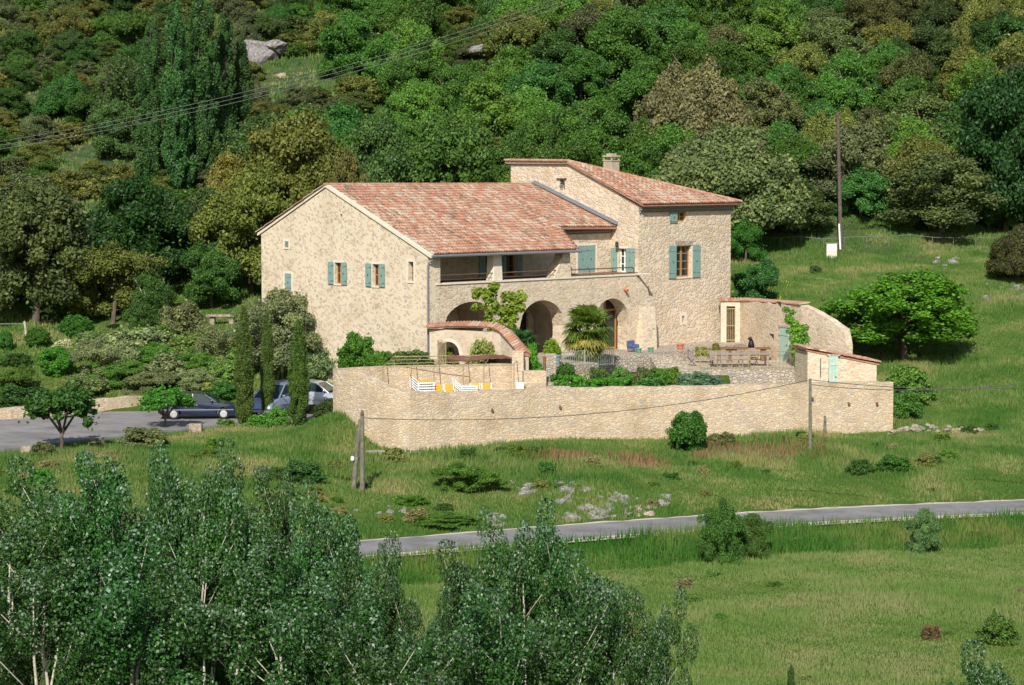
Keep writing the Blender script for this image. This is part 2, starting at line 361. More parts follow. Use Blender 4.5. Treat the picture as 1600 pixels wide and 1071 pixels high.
def terrain(x, d, bumpy=True):
    x = np.asarray(x, float); d = np.asarray(d, float)
    rd = road_d(x)
    zs = []
    for cx in CX:
        ds, vs = zip(*COLS[cx])
        z = np.interp(d, ds, vs)
        first_d, first_z = ds[0], vs[0]
        # blend from the road shoulder (z -5) to the first control point
        t = np.clip((d-(rd+2.3))/np.maximum(first_d-(rd+2.3), 3), 0, 1)
        z = np.where(d < first_d, -5.05+(first_z+5.05)*t, z)
        zs.append(z)
    zs = np.array(zs); out = np.zeros(np.broadcast(x, d).shape)
    idx = np.clip(np.searchsorted(CX, x)-1, 0, len(CX)-2)
    x0 = np.take(CX, idx); x1 = np.take(CX, idx+1); t = np.clip((x-x0)/(x1-x0), 0, 1); t = t*t*(3-2*t)
    x_, d_, idx, t = np.broadcast_arrays(x, d, idx, t)
    zz = np.broadcast_to(zs, (len(CX),)+out.shape) if zs.ndim == out.ndim+1 else zs
    z = np.take_along_axis(zz, idx[None], 0)[0]*(1-t)+np.take_along_axis(zz, (idx+1)[None], 0)[0]*t
    fd = rd-d
    z = np.where(fd > 2.3, -5.05-.6*np.clip((fd-2.3)/4, 0, 1), z)
    z = np.where((fd <= 2.3) & (fd >= -2.3), -5.05, z)
    z = np.where(d < 74, -5.65-2.6*np.clip((74-d)/20, 0, 1), z)
    if bumpy:
        amp = np.clip((np.abs(fd)-2.3)/5, 0, 1)*np.where(fd > 0, .1, np.where(d > 180, .9, .28))
        flat = ((x > -40) & (x < -7.5) & (d > 112) & (d < 133))
        amp = np.where(flat, .03, amp)
        z = z+amp*_noise2(x, d)
        z = z+1.45*np.exp(-((x+8.6)/2.1)**2-((d-120.3)/2.5)**2)
    return z
def gz(x, d): return float(terrain(np.array([x]), np.array([d]))[0])

def grid_mesh(name, xs, ds, mat, zf, kind='structure', mask=None):
    X, D = np.meshgrid(xs, ds); Z = zf(X, D)
    V = np.stack([X.ravel(), D.ravel(), Z.ravel()], 1); nx = len(xs); nd = len(ds)
    i = np.arange(nx*nd).reshape(nd, nx)
    Fc = np.stack([i[:-1, :-1].ravel(), i[:-1, 1:].ravel(), i[1:, 1:].ravel(), i[1:, :-1].ravel()], 1)
    if mask is not None:
        cxs = (X[:-1, :-1]+X[1:, 1:])/2; cds = (D[:-1, :-1]+D[1:, 1:])/2; Fc = Fc[mask(cxs, cds).ravel()]
    o = np_mesh(name, V, Fc, mat, smooth=True); return tag(o, kind=kind)
def np_mesh(name, V, Fc, mat, attrs=None, smooth=False, parent=None, meshonly=False):
    me = bpy.data.meshes.new(name); k = Fc.shape[1]
    me.vertices.add(len(V)); me.vertices.foreach_set('co', V.astype(np.float32).ravel())
    me.loops.add(Fc.size); me.loops.foreach_set('vertex_index', Fc.astype(np.int32).ravel())
    me.polygons.add(len(Fc)); me.polygons.foreach_set('loop_start', np.arange(0, Fc.size, k, dtype=np.int32))
    me.materials.append(mat); me.update(calc_edges=True)
    if smooth: me.polygons.foreach_set('use_smooth', np.ones(len(Fc), bool))
    for an, av in (attrs or {}).items():
        a = me.attributes.new(an, 'FLOAT', 'FACE'); a.data.foreach_set('value', av.astype(np.float32))
    me.update()
    if meshonly: return me
    o = bpy.data.objects.new(name, me); COL.objects.link(o)
    if parent: o.parent = parent
    return o
SPLIT = 172
ds_near = np.concatenate([np.linspace(-30, 60, 12), np.arange(64, SPLIT+.01, .75)])
grid_mesh('ground', np.arange(-95, 95.1, 1.0), ds_near, M['ground'], terrain)
grid_mesh('hillside', np.arange(-95, 95.1, 1.5), np.concatenate([np.arange(SPLIT, 341, 2.0)]), M['hill'], terrain)
o = MB().add([(-1500, -800, -9), (1500, -800, -9), (1500, 2500, -9), (-1500, 2500, -9)], [(0, 1, 2, 3)]).build('land', M['ground']); tag(o, kind='structure')
o = MB().add([(-95, 339.9, 57), (95, 339.9, 57), (400, 900, 90), (-400, 900, 90)], [(0, 1, 2, 3)]).build('far_hillside', M['hill']); tag(o, kind='structure')

# road with pale gravel shoulders
xs = np.arange(-90, 92, 1.0); rc = road_d(xs)
sm = np.convolve(np.pad(rc, 4, mode='edge'), np.ones(9)/9, 'valid')
tang = np.gradient(sm, xs); nl = np.sqrt(1+tang**2); nx_, ny_ = -tang/nl, 1/nl
def strip(name, o0, o1, z, mat):
    V = np.concatenate([np.stack([xs+nx_*o0, sm+ny_*o0, np.full_like(xs, z)], 1), np.stack([xs+nx_*o1, sm+ny_*o1, np.full_like(xs, z)], 1)])
    n = len(xs); i = np.arange(n-1); Fc = np.stack([i, i+1, i+1+n, i+n], 1)
    return tag(np_mesh(name, V, Fc, mat), kind='structure')
strip('road_verge', -2.6, 2.6, -5.035, M['gravel'])
strip('road', -1.7, 1.7, -5.02, M['asphalt'])
# driveway and parking area
dv = [(-60, 96), (-24.5, 114.4), (-18.4, 121.6), (-14.5, 125.4), (-9.2, 126.2), (-9.4, 134), (-20, 133.6), (-27, 127.7), (-60, 112)]
o = MB().prism(dv, -3.5, -2.66).build('driveway', M['drive']); tag(o, kind='structure')

# ------------------------------------------------------------------ walls with openings
def wall_mb(prof, zb, openings, th, axis='x', steps=12, back=True):
    """vertical wall in the plane y=0..th (local), prof = [(x, ztop)...]; zb = base z;
    openings = (x0, x1, z0, z1[, 'arch', spring])"""
    mb = MB()
    xsb = set(x for x, _ in prof)
    for op in openings:
        if len(op) > 4:
            for i in range(steps+1): xsb.add(op[0]+(op[1]-op[0])*i/steps)
        else: xsb.update(op[:2])
    xsb = sorted(xsb)
    px = [p[0] for p in prof]; pz = [p[1] for p in prof]
    top = lambda x: float(np.interp(x, px, pz))
    def oz(op, x):
        if len(op) > 4:
            c = (op[0]+op[1])/2; r = (op[1]-op[0])/2; q = max(0, 1-((x-c)/r)**2)
            return op[2], op[5]+(op[3]-op[5])*math.sqrt(q)
        return op[2], op[3]
    for a, b in zip(xsb[:-1], xsb[1:]):
        if b-a < 1e-6: continue
        m = (a+b)/2
        ops = sorted([op for op in openings if op[0] < m < op[1]], key=lambda o: o[2])
        lo = (zb, zb); segs = []
        for op in ops:
            za = oz(op, a); z2 = oz(op, b)
            segs.append((lo, (za[0], z2[0]))); lo = (za[1], z2[1])
        segs.append((lo, (top(a), top(b))))
        for (l0, l1), (h0, h1) in segs:
            if h0-l0 < 1e-4 and h1-l1 < 1e-4: continue
            mb.add([(a, 0, l0), (b, 0, l1), (b, 0, h1), (a, 0, h0), (a, th, l0), (b, th, l1), (b, th, h1), (a, th, h0)],
                   [(0, 1, 2, 3), (7, 6, 5, 4), (3, 2, 6, 7), (1, 0, 4, 5)])
    ends = [(xsb[0], zb, top(xsb[0])), (xsb[-1], zb, top(xsb[-1]))]
    for op in openings:
        for x in op[:2]:
            z0, z1 = (op[2], op[5]) if len(op) > 4 else (op[2], op[3])
            ends.append((x, z0, z1))
    for x, z0, z1 in ends:
        mb.add([(x, 0, z0), (x, th, z0), (x, th, z1), (x, 0, z1)], [(0, 1, 2, 3)])
    return mb
def xf(mb, fn):
    mb.v = [tuple(fn(*v)) for v in mb.v]; return mb

HX, HY = -4.6, 130.0
house = empty('farmhouse', (HX, HY, 0), math.pi/4, 'large pale stone farmhouse with red tiled roofs, arcade and square tower', 'farmhouse')
def hw(u, v, z=0):
    c = math.sqrt(.5); return Vector((HX+(u-v)*c, HY+(u+v)*c, z))
ZB = -2.2
# gable wall in the plane u=0 (x_local = v), outside faces -u
gw = [(7.13, 7.74, 4.25, 5.45), (3.93, 4.52, 4.24, 5.46), (1.14, 1.56, 4.6, 5.68), (11.58, 12.18, 3.66, 4.68), (11.8, 12.15, 6.2, 6.55), (7.05, 7.25, 8.0, 8.2)]
mb = wall_mb([(0, 6.02), (8.41, 9.66), (14.3, 6.92)], ZB, gw, .6)
xf(mb, lambda x, y, z: (y, x, z)).build('gable_wall', M['gable'], house)
# arcade (thick, with three tunnels), plane v=0
A1 = (1.2, 5.5, -.5, 3.4, 'arch', 2.0); A2 = (7.1, 10.8, -.5, 3.25, 'arch', 1.7); A3 = (13.3, 16.4, -.02, 3.12, 'arch', 1.6)
mb = wall_mb([(.6, 4.4), (16.95, 4.4), (18.0, 3.55), (18.78, 2.3)], ZB, [A1, A2, A3], .95, steps=16)
mb.build('arcade_wall', M['facade'], house)
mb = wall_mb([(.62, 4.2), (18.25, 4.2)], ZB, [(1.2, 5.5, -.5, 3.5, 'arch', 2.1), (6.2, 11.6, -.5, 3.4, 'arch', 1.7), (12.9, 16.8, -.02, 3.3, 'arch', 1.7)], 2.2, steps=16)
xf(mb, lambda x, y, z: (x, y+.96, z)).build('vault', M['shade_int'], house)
# loggia floor, coping, corner post, column and slanted pier
MB().box(.6, 18.2, -.06, .62, 4.41, 4.5).build('coping', M['trim'], house, bevel=.015)
MB().box(.6, 18.2, .625, 3.3, 4.38, 4.48).build('loggia_floor', M['floor_tile'], house)
MB().box(.605, .95, .0, .75, 4.5, 5.95).build('corner_post', M['facade'], house)
MB().hexa([(5.05, .02, 4.5), (5.8, .02, 4.5), (5.8, .62, 4.5), (5.05, .62, 4.5)], [(5.12, .04, 5.93), (5.72, .04, 5.93), (5.72, .6, 5.93), (5.12, .6, 5.93)]).build('column', M['trim'], house, bevel=.03)
MB().hexa([(9.95, .02, 4.5), (11.4, .02, 4.5), (11.4, .7, 4.5), (9.95, .7, 4.5)], [(10.75, .04, 5.93), (11.3, .04, 5.93), (11.3, .68, 5.93), (10.75, .68, 5.93)]).build('column', M['facade'], house, bevel=.03)
MB().box(.6, 11.5, .12, .42, 5.93, 6.13).build('beam', M['dark_beam'], house)
# wall at the back of the loggia and of the recessed balcony, plane v=3.3
bops = [(14.85+.55, 16.95, 4.5, 6.12), (7.6, 8.5, 4.5, 6.3), (2.4, 3.3, 4.5, 6.2), (9.3, 10.1, 4.5, 6.3), (10.2, 11.2, 1.0, 2.6), (13.6, 16.3, .0, 3.0)]
mb = wall_mb([(.6, 7.1), (12.3, 7.1), (12.5, 7.3), (18.3, 7.3)], ZB, bops, .45)
xf(mb, lambda x, y, z: (x, y+3.3, z)).build('back_wall', M['tower'], house)
# tower
TU = 18.3
tops = [(7.18, 7.62, 9.4, 10.05), (2.0, 2.66, 4.5, 5.92)]
mb = wall_mb([(1.0, 8.5), (6.76, 11.0), (11.9, 11.05)], ZB, tops, .55)
xf(mb, lambda x, y, z: (TU+y, x, z)).build('tower_side_wall', M['tower'], house)
fo = [(21.75, 22.62, 7.5, 8.1), (21.7, 23.13, 4.1, 6.02), (22.3, 22.52, 1.25, 1.7)]
mb = wall_mb([(TU+.55, 8.5), (26.9, 8.5)], ZB, fo, .55)
xf(mb, lambda x, y, z: (x, y+1.0, z)).build('tower_front_wall', M['tower'], house)
mb = wall_mb([(1.55, 8.45), (11.9, 8.45)], ZB, [], .55)
xf(mb, lambda x, y, z: (26.35+y, x, z)).build('tower_far_wall', M['tower'], house)
mb = wall_mb([(TU+.55, 8.4), (26.35, 8.4)], ZB, [], .5)
xf(mb, lambda x, y, z: (x, y+11.4, z)).build('tower_rear_wall', M['tower'], house)
mb = wall_mb([(.6, 6.8), (18.9, 6.8)], ZB, [], .5)
xf(mb, lambda x, y, z: (x, y+13.8, z)).build('rear_wall', M['gable'], house)
# dark inner floors so that no light leaks through the rooms
MB().box(.7, 18.2, 3.8, 13.7, 3.4, 3.6).build('inner_floor', M['dark_beam'], house)
MB().box(18.9, 26.3, 1.6, 11.3, 3.4, 3.6).build('inner_floor', M['dark_beam'], house)
# buttress return wall where the arcade meets the tower, foot flared for its shadow
MB().hexa([(16.55, -1.2, ZB), (17.62, -1.2, ZB), (18.79, .02, ZB), (16.55, .02, ZB)], [(17.3, -.04, 2.45), (18.66, -.04, 2.45), (18.79, .02, 2.45), (17.3, .02, 2.45)]).build('buttress', M['facade'], house)

# ---- tiled roofs
rng = random.Random(5)
def tile_rows(rows, mb, lap=.36, r=.095, jit=.014, nrm=None):
    """rows: (eave point, top point, side vector). barrel tiles in overlapping courses, pans between"""
    for pe, pt, side in rows:
        pe = Vector(pe); pt = Vector(pt); side = Vector(side).normalized(); L = (pt-pe).length
        if L < .15: continue
        up = (pt-pe).normalized(); n = side.cross(up)
        if n.z < 0: n = -n
        k = max(1, int(L/lap)); drift = rng.uniform(-.1, .1)
        for i in range(k):
            a = pe+up*(i*L/k); b = pe+up*((i+1)*L/k+.05)
            j = side*rng.uniform(-jit, jit)+n*rng.uniform(0, .012)
            c = min(1, max(0, rng.random()*.72+.14+drift+(.16 if rng.random() < .12 else 0)-(.2 if rng.random() < .1 else 0)+.16*math.sin(a.x*.9+a.y*.5)*math.sin(a.y*1.1)))
            vs = []
            for (p, rr, lift) in ((a, r*1.08, .04), (b, r*.86, .012)):
                for q in range(5):
                    an = math.pi*q/4; vs.append(p+j+side*(math.cos(an)*rr)+n*(math.sin(an)*rr*.85+lift))
            fs = [(q, q+1, q+6, q+5) for q in range(4)]
            mb.add(vs, fs+[(4, 3, 2, 1, 0)], c)
            # pan
            c2 = min(1, max(0, c*.7+rng.uniform(-.1, .15)))
            w = r*1.15; s2 = side*(r*1.12)
            vs = [a+s2-side*w*.55+n*.03, a+s2+n*(-.005), a+s2+side*w*.55+n*.03, b+s2-side*w*.55+n*.01, b+s2+n*(-.025), b+s2+side*w*.55+n*.01]
            mb.add(vs, [(0, 1, 4, 3), (1, 2, 5, 4)], c2)
def ridge_caps(pts, mb, r=.13, lap=.4):
    for p, q in zip(pts[:-1], pts[1:]):
        p = Vector(p); q = Vector(q); L = (q-p).length; k = max(1, int(L/lap)); d = (q-p)/L
        side = d.cross(Vector((0, 0, 1))).normalized(); n = side.cross(d)
        for i in range(k):
            a = p+d*(i*L/k); b = p+d*((i+1)*L/k+.05); c = rng.uniform(.25, .7); vs = []
            for (o_, rr) in ((a, r), (b, r*.85)):
                for s_ in range(6):
                    an = math.pi*s_/5; vs.append(o_+side*math.cos(an)*rr+n*(math.sin(an)*rr))
            mb.add(vs, [(s_, s_+1, s_+7, s_+6) for s_ in range(5)]+[(5, 4, 3, 2, 1, 0)], c)
def ruled(u):   # ridge point above u on the main roof; the right end is pushed back
    t = min(1, max(0, u/18.3)); return Vector((u, 8.41+1.4*t**2, 9.8-.1*t))
def eave(u):
    base = Vector((u, -.32, 6.1))
    if u <= 11.55: return base
    if u <= 13.2:
        t = (u-11.55)/(13.2-11.55); v = -.32+t*3.1
    else: v = 2.78
    top = ruled(u); f = (v-base.y)/(top.y-base.y); return base.lerp(top, f)
roof = MB()
rows = [(eave(u), ruled(u), (1, 0, 0)) for u in np.arange(.22, 18.2, .213)]
# slabs under the tiles
for u0 in np.arange(0, 18.2, .46):
    u1 = min(u0+.46, 18.28); a, b, c, d = eave(u0), eave(u1), ruled(u1), ruled(u0)
    dn = Vector((0, 0, -.12)); off = Vector((0, 0, -.015))
    roof.hexa([a+dn, b+dn, c+dn, d+dn], [a+off, b+off, c+off, d+off], .3)
for u0 in np.arange(0, 18.2, .92):
    u1 = min(u0+.92, 18.28); c, d = ruled(u1), ruled(u0); a = Vector((u1, 14.6, 6.95)); b = Vector((u0, 14.6, 6.95)); dn = Vector((0, 0, -.12))
    roof.hexa([d+dn, c+dn, a+dn, b+dn], [d, c, a, b], .4)
tile_rows(rows, roof)
tile_rows([((u, 14.6, 6.97), ruled(u)+Vector((0, .05, 0)), (1, 0, 0)) for u in np.arange(-.12, 18.2, .213)], roof, lap=.9)
mroof = roof.build('roof', M['tile'], house)
cap = MB(); ridge_caps([ruled(u)+Vector((0, 0, .04)) for u in (-.15, 4, 8, 12, 15, 18.3)], cap); cap.build('ridge_tiles', M['tile'], mroof)
# pale mortar verge along the left gable
vg = MB(); p0 = Vector((-.1, -.36, 6.02)); p1 = Vector((-.1, 8.41, 9.82)); p2 = Vector((-.1, 14.55, 6.92))
for a, b in ((p0, p1), (p1, p2)):
    vg.hexa([a+Vector((0, 0, -.1)), a+Vector((.3, 0, -.1)), b+Vector((.3, 0, -.1)), b+Vector((0, 0, -.1))], [a+Vector((0, 0, .06)), a+Vector((.3, 0, .06)), b+Vector((.3, 0, .06)), b+Vector((0, 0, .06))])
vg.build('verge', M['trim'], mroof)
# zinc flashing against the tower
fl = MB(); a = Vector((18.24, 2.7, 7.32)); b = Vector((18.24, 9.8, 9.8))
fl.hexa([a, a+Vector((.055, 0, 0)), b+Vector((.055, 0, 0)), b], [a+Vector((0, 0, .22)), a+Vector((.055, 0, .22)), b+Vector((.055, 0, .22)), b+Vector((0, 0, .22))])
fl.hexa([a+Vector((-.22, 0, .06)), a+Vector((.0, 0, .06)), b+Vector((.0, 0, .06)), b+Vector((-.22, 0, .06))], [a+Vector((-.22, 0, .13)), a+Vector((0, 0, .13)), b+Vector((0, 0, .13)), b+Vector((-.22, 0, .13))])
fl.build('flashing', M['zinc'], mroof)
# tower roof: front slope up to the hip, hidden slope to the far side
AP = Vector((18.1, 6.76, 11.15)); FR = Vector((27.35, .5, 8.62)); BK = Vector((18.1, 12.2, 11.2)); BR = Vector((27.35, 12.2, 8.62)); FL_ = Vector((18.1, .5, 8.6))
tr = MB(); dn = Vector((0, 0, -.12)); off = Vector((0, 0, -.02))
def slab(mb, pts, c=.3):
    n = len(pts); vs = [p+dn for p in pts]+[p+off for p in pts]
    mb.add(vs, [tuple(range(n-1, -1, -1)), tuple(range(n, 2*n))]+[(i, (i+1) % n, n+(i+1) % n, n+i) for i in range(n)], c)
slab(tr, [FL_, FR, AP]); slab(tr, [FR, BR, BK, AP])
tile_rows([(Vector((u, .45, 8.6)), AP.lerp(FR, (u-18.1)/9.25), (1, 0, 0)) for u in np.arange(18.15, 27.2, .213)], tr)
tile_rows([(Vector((27.4, v, 8.62)), (Vector((18.15, v, 11.16)) if v > 6.76 else FR.lerp(AP, (v-.5)/6.26)), (0, 1, 0)) for v in np.arange(.7, 12.2, .213)], tr)
troof = tr.build('roof', M['tile'], house)
cap = MB(); ridge_caps([FR+Vector((0, 0, .03)), AP+Vector((0, 0, .05)), BK+Vector((0, 0, .04))], cap); cap.build('ridge_tiles', M['tile'], troof)
vg = MB(); a = Vector((18.12, .55, 8.5)); b = AP+Vector((0, 0, -.12)); c = BK+Vector((0, 0, -.14))
for p, q in ((a, b), (b, c)):
    vg.hexa([p, p+Vector((.16, 0, 0)), q+Vector((.16, 0, 0)), q], [p+Vector((0, 0, .16)), p+Vector((.16, 0, .16)), q+Vector((.16, 0, .16)), q+Vector((0, 0, .16))])
vg.build('verge', M['trim'], troof)
# tile cornices (genoise) under the eaves
def genoise(name, u0, u1, v, z, n=2, parent=house):
    mb = MB(); step = .17
    for k in range(n):
        pr = .13*(k+1)
        mb.box(u0-.0*k, u1, v-pr+.05, v+.02, z+step*k+.09, z+step*k+.165, .7)
        for u in np.arange(u0+.1, u1-.05, .2):
            vs = []
            for y in (v-pr, v+.02):
                for q in range(5):
                    an = math.pi*q/4; vs.append((u+math.cos(an)*.09, y, z+step*k+math.sin(an)*.085))
            mb.add(vs, [(q, q+1, q+6, q+5) for q in range(4)], .75)
    return mb.build(name, M['cornice'], parent)
genoise('cornice', TU-.02, 27.0, 1.0, 8.1, 3); genoise('cornice', 12.6, 18.28, 3.3, 6.82, 2)
# second row of eave tiles seen edge-on along the loggia: gutter of zinc
g = MB(); g.tube([(-.05, -.42, 6.02), (11.6, -.42, 6.0)], .075, 8); g.tube([(11.6, -.42, 6.0), (11.78, -.42, 6.02)], .1, 8)
g.build('gutter', M['zinc'], house)
g = MB(); g.tube([(.15, -.42, 5.98), (.12, -.3, 5.82), (-.02, -.1, 5.7), (-.06, -.08, 5.5), (-.06, -.08, -.6)], .05, 8); g.build('downpipe', M['zinc'], house)
# chimney
ch = MB(); c0 = (21.6, 6.3)
ch.box(c0[0]-.36, c0[0]+.36, c0[1]-.36, c0[1]+.36, 9.2, 11.2); mb_ = ch.build('chimney', M['shade_int'], house, bevel=.02)
cc = MB()
for dx in (-.34, .3):
    for dy in (-.34, .3): cc.box(c0[0]+dx, c0[0]+dx+.08, c0[1]+dy, c0[1]+dy+.08, 11.271, 11.459)
cc.box(c0[0]-.4, c0[0]+.4, c0[1]-.4, c0[1]+.4, 11.46, 11.559); cc.box(c0[0]-.4, c0[0]+.4, c0[1]-.4, c0[1]+.4, 11.2, 11.27); cc.box(c0[0]-.22, c0[0]+.22, c0[1]-.22, c0[1]+.22, 11.56, 11.68)
cc.build('chimney_cap', M['shade_int'], mb_)

# ---- windows. side 'v' = in a wall facing -v at v=w ; side 'u' = in a wall facing -u at u=w
def place(mb, side, w):
    # local frame: x along wall, y outwards (towards the outside is negative), z up
    if side == 'v': return xf(mb, lambda x, y, z: (x, w+y, z))
    return xf(mb, lambda x, y, z: (w+y, x, z))
def surround(x0, x1, z0, z1, side, w, t=.14, parent=house, name='surround'):
    mb = MB(); o_ = .012
    mb.box(x0-t, x0-.001, -o_, .01, z0-t*.6, z1+t); mb.box(x1+.001, x1+t, -o_, .01, z0-t*.6, z1+t)
    mb.box(x0, x1, -o_, .01, z1, z1+t); mb.box(x0-.03, x1+.03, -.05, .2, z0-.09, z0-.001)
    return place(mb, side, w).build(name, M['trim'], parent)
def window(x0, x1, z0, z1, side, w, frame, rows_=3, cols_=2, depth=.22, sur=True, name='window', panes=True, ft=.055):
    f = MB(); d0, d1 = depth, depth+.06
    f.box(x0, x0+ft, d0, d1, z0, z1); f.box(x1-ft, x1, d0, d1, z0, z1)
    f.box(x0+ft, x1-ft, d0, d1, z0, z0+ft); f.box(x0+ft, x1-ft, d0, d1, z1-ft, z1)
    for i in range(1, cols_):
        x = x0+(x1-x0)*i/cols_; t = ft*.85; f.box(x-t, x+t, d0-.004, d1-.01, z0+ft, z1-ft)
    for i in range(1, rows_):
        z = z0+(z1-z0)*i/rows_; f.box(x0+ft, x1-ft, d0+.006, d1-.012, z-.022, z+.022)
    o_ = place(f, side, w).build(name, M[frame], house)
    if panes: place(MB().box(x0+.01, x1-.01, d0+.035, d0+.045, z0+.01, z1-.01), side, w).build('pane', M['glass'], o_)
    if sur: surround(x0, x1, z0, z1, side, w, parent=o_)
    return o_
def shutter(x0, x1, z0, z1, side, w, mat='teal', y=-.06, parent=None, boards=4, bars=True):
    mb = MB(); n = boards; t = (x1-x0)/n
    for i in range(n): mb.box(x0+i*t+.004, x0+(i+1)*t-.004, y-.035+(.004 if i % 2 else 0), y, z0, z1)
    if bars:
        for z in (z0+.16*(z1-z0), z1-.16*(z1-z0)): mb.box(x0+.02, x1-.02, y-.05, y-.0351, z-.035, z+.035)
    o_ = place(mb, side, w).build('shutter', M[mat], parent or house)
    for z in (z0+.16*(z1-z0), z1-.16*(z1-z0)): place(MB().box(x0-.012, x0+.1, y-.065, y-.051, z-.012, z+.012), side, w).build('hinge', M['iron'], o_)
    place(MB().box((x0+x1)/2-.02, (x0+x1)/2+.02, y-.075, y-.051, (z0+z1)/2-.04, (z0+z1)/2+.04), side, w).build('latch', M['iron'], o_)
    return o_
# gable
for (a, b, z0, z1) in gw[:2]:
    wd = window(a, b, z0, z1, 'u', 0, 'oak_frame', 2, 2, .2)
    shutter(b+.04, b+.5, z0-.03, z1+.03, 'u', 0, parent=wd); shutter(a-.5, a-.04, z0-.03, z1+.03, 'u', 0, parent=wd)
wd = window(*gw[2], 'u', 0, 'brown_wood', 2, 1, .3)
wd = window(*gw[3], 'u', 0, 'white', 1, 1, .2, panes=False); shutter(gw[3][0]+.01, gw[3][1]-.01, 3.68, 4.66, 'u', 0, y=.05, parent=wd)
wd = window(*gw[4], 'u', 0, 'white', 1, 1, .2, panes=False); shutter(gw[4][0]+.01, gw[4][1]-.01, 6.21, 6.54, 'u', 0, y=.05, parent=wd, boards=2)
place(MB().box(7.05, 7.25, .3, .5, 8.0, 8.2), 'u', 0).build('hole_dark_plug', M['black'], house)  # black block stands for the darkness inside the small hole
# tower front
wd = window(21.7, 23.13, 4.1, 6.02, 'v', 1.0, 'oak_frame', 4, 2, .22, ft=.08)
shutter(20.97, 21.66, 4.06, 6.04, 'v', 1.0, parent=wd); shutter(23.2, 23.9, 4.06, 6.04, 'v', 1.0, parent=wd)
wd = window(21.75, 22.62, 7.5, 8.1, 'v', 1.0, 'oak_frame', 2, 2, .18, sur=False, ft=.07)
shutter(21.05, 21.73, 7.46, 8.12, 'v', 1.0, parent=wd)
wd = window(22.3, 22.52, 1.25, 1.7, 'v', 1.0, 'iron', 1, 1, .35, sur=False)
surround(22.3, 22.52, 1.25, 1.7, 'v', 1.0, .2, parent=wd)
lt = MB(); lt.box(21.6, 23.25, -.03, .01, 6.03, 6.32); place(lt, 'v', 1.0).build('lintel', M['rubble'], house)
# tower side: barred window, french window
wd = window(7.18, 7.62, 9.4, 10.05, 'u', TU, 'white', 2, 1, .3, sur=False)
br = MB()
for i in range(3): br.tube([(7.24+i*.15, .04, 9.4), (7.24+i*.15, .04, 10.05)], .015, 5)
for z in (9.6, 9.82): br.tube([(7.17, .04, z), (7.63, .04, z)], .015, 5)
place(br, 'u', TU).build('bars', M['iron'], wd)
br = MB(); br.box(7.0, 7.8, -.09, .02, 10.07, 10.14); place(br, 'u', TU).build('hood', M['dark_beam'], wd)
wd = window(2.0, 2.66, 4.5, 5.92, 'u', TU, 'white', 3, 2, .2)
shutter(2.7, 3.22, 4.52, 5.95, 'u', TU, parent=wd); shutter(1.28, 1.96, 4.52, 5.95, 'u', TU, parent=wd)
# recessed wall and loggia doors
wd = window(15.4, 16.95, 4.5, 6.12, 'v', 3.3, 'white', 1, 2, .25, panes=False)
shutter(15.43, 16.17, 4.52, 6.1, 'v', 3.3, y=.03, parent=wd, bars=True); shutter(16.18, 16.92, 4.52, 6.1, 'v', 3.3, y=.03, parent=wd)
for (a, b, z1) in ((7.6, 8.5, 6.3), (2.4, 3.3, 6.2), (9.3, 10.1, 6.3)):
    wd = window(a, b, 4.5, z1, 'v', 3.3, 'brown_wood', 3, 2, .2)
    shutter(b+.04, b+.5, 4.52, z1, 'v', 3.3, parent=wd); shutter(a-.5, a-.04, 4.52, z1, 'v', 3.3, parent=wd)
# ground floor: small dark window, glazed door of the right arch
wd = window(10.2, 11.2, 1.0, 2.6, 'v', 3.3, 'dark_beam', 3, 2, .2, sur=False)
# glazed timber screen inside the right arch
gd = MB()
for x in (13.35, 14.3, 15.25, 16.2): gd.box(x, x+.12, 1.0, 1.1, 0, 3.0)
gd.box(13.35, 16.32, 1.01, 1.09, 2.3, 2.42); gd.box(13.35, 16.32, 1.01, 1.09, 0, .15)
d_ = gd.build('glazed_door', M['oak_frame'], house)
MB().box(13.4, 16.25, 1.04, 1.06, .1, 3.05).build('pane', M['glass'], d_)
cu = MB()
for i in range(7): cu.tube([(14.45+i*.11, 1.0, .2), (14.45+i*.11, 1.0, 2.95)], .06, 6)
cu.build('curtain', M['white'], d_)
# railings of the loggia: rail between posts
def rail(pts, z0, name, spacing=2.2, mat='rust'):
    mb = MB(); mb.tube([(x, y, z) for x, y, z in pts], .035, 6)
    mb.tube([(x, y, z-.26) for x, y, z in pts], .02, 5)
    return mb.build(name, M[mat], house)
rail([(.95, .1, 4.93), (5.05, .1, 4.93)], 4.5, 'railing'); rail([(5.8, .1, 4.93), (10.3, .1, 4.93)], 4.5, 'railing')
r_ = MB(); r_.tube([(11.4, .1, 4.9), (16.7, .1, 4.9), (16.85, .1, 4.8), (16.85, .1, 4.52)], .035, 6); r_.tube([(11.4, .02, 4.56), (17.1, .02, 4.56)], .03, 6)
for x in (13.0, 15.0): r_.tube([(x, .1, 4.5), (x, .1, 4.9)], .02, 5)
r_.build('railing', M['rust'], house)
# lamps and drain spouts
def lantern(x, y, z, side):
    o_ = MB(); o_.lathe([(.02, .3), (.1, .24), (.11, .0), (.04, -.06)], (x, y, z), 8); o_.tube([(x, y, z+.3), (x, y+.2 if side == 'v' else y, z+.3)], .02, 5)
    return o_.build('wall_lantern', M['iron'], house)
lantern(17.98, 2.5, 6.05, 'u')
for (x, y, z) in ((3.0, 3.05, 5.75), (9.0, 3.05, 5.75)): lantern(x, y, z, 'v')
sp = MB()
for (x, z) in ((4.1, 3.75), (15.9, 3.68)):
    sp = MB(); sp.tube([(x, .1, z), (x, -.3, z-.12)], .09, 8); sp.build('drain_spout', M['terracotta'], house)
MB().tube([(18.0, -.02, 3.72), (18.12, -.03, 3.2)], .035, 5).build('wall_anchor', M['iron'], house)

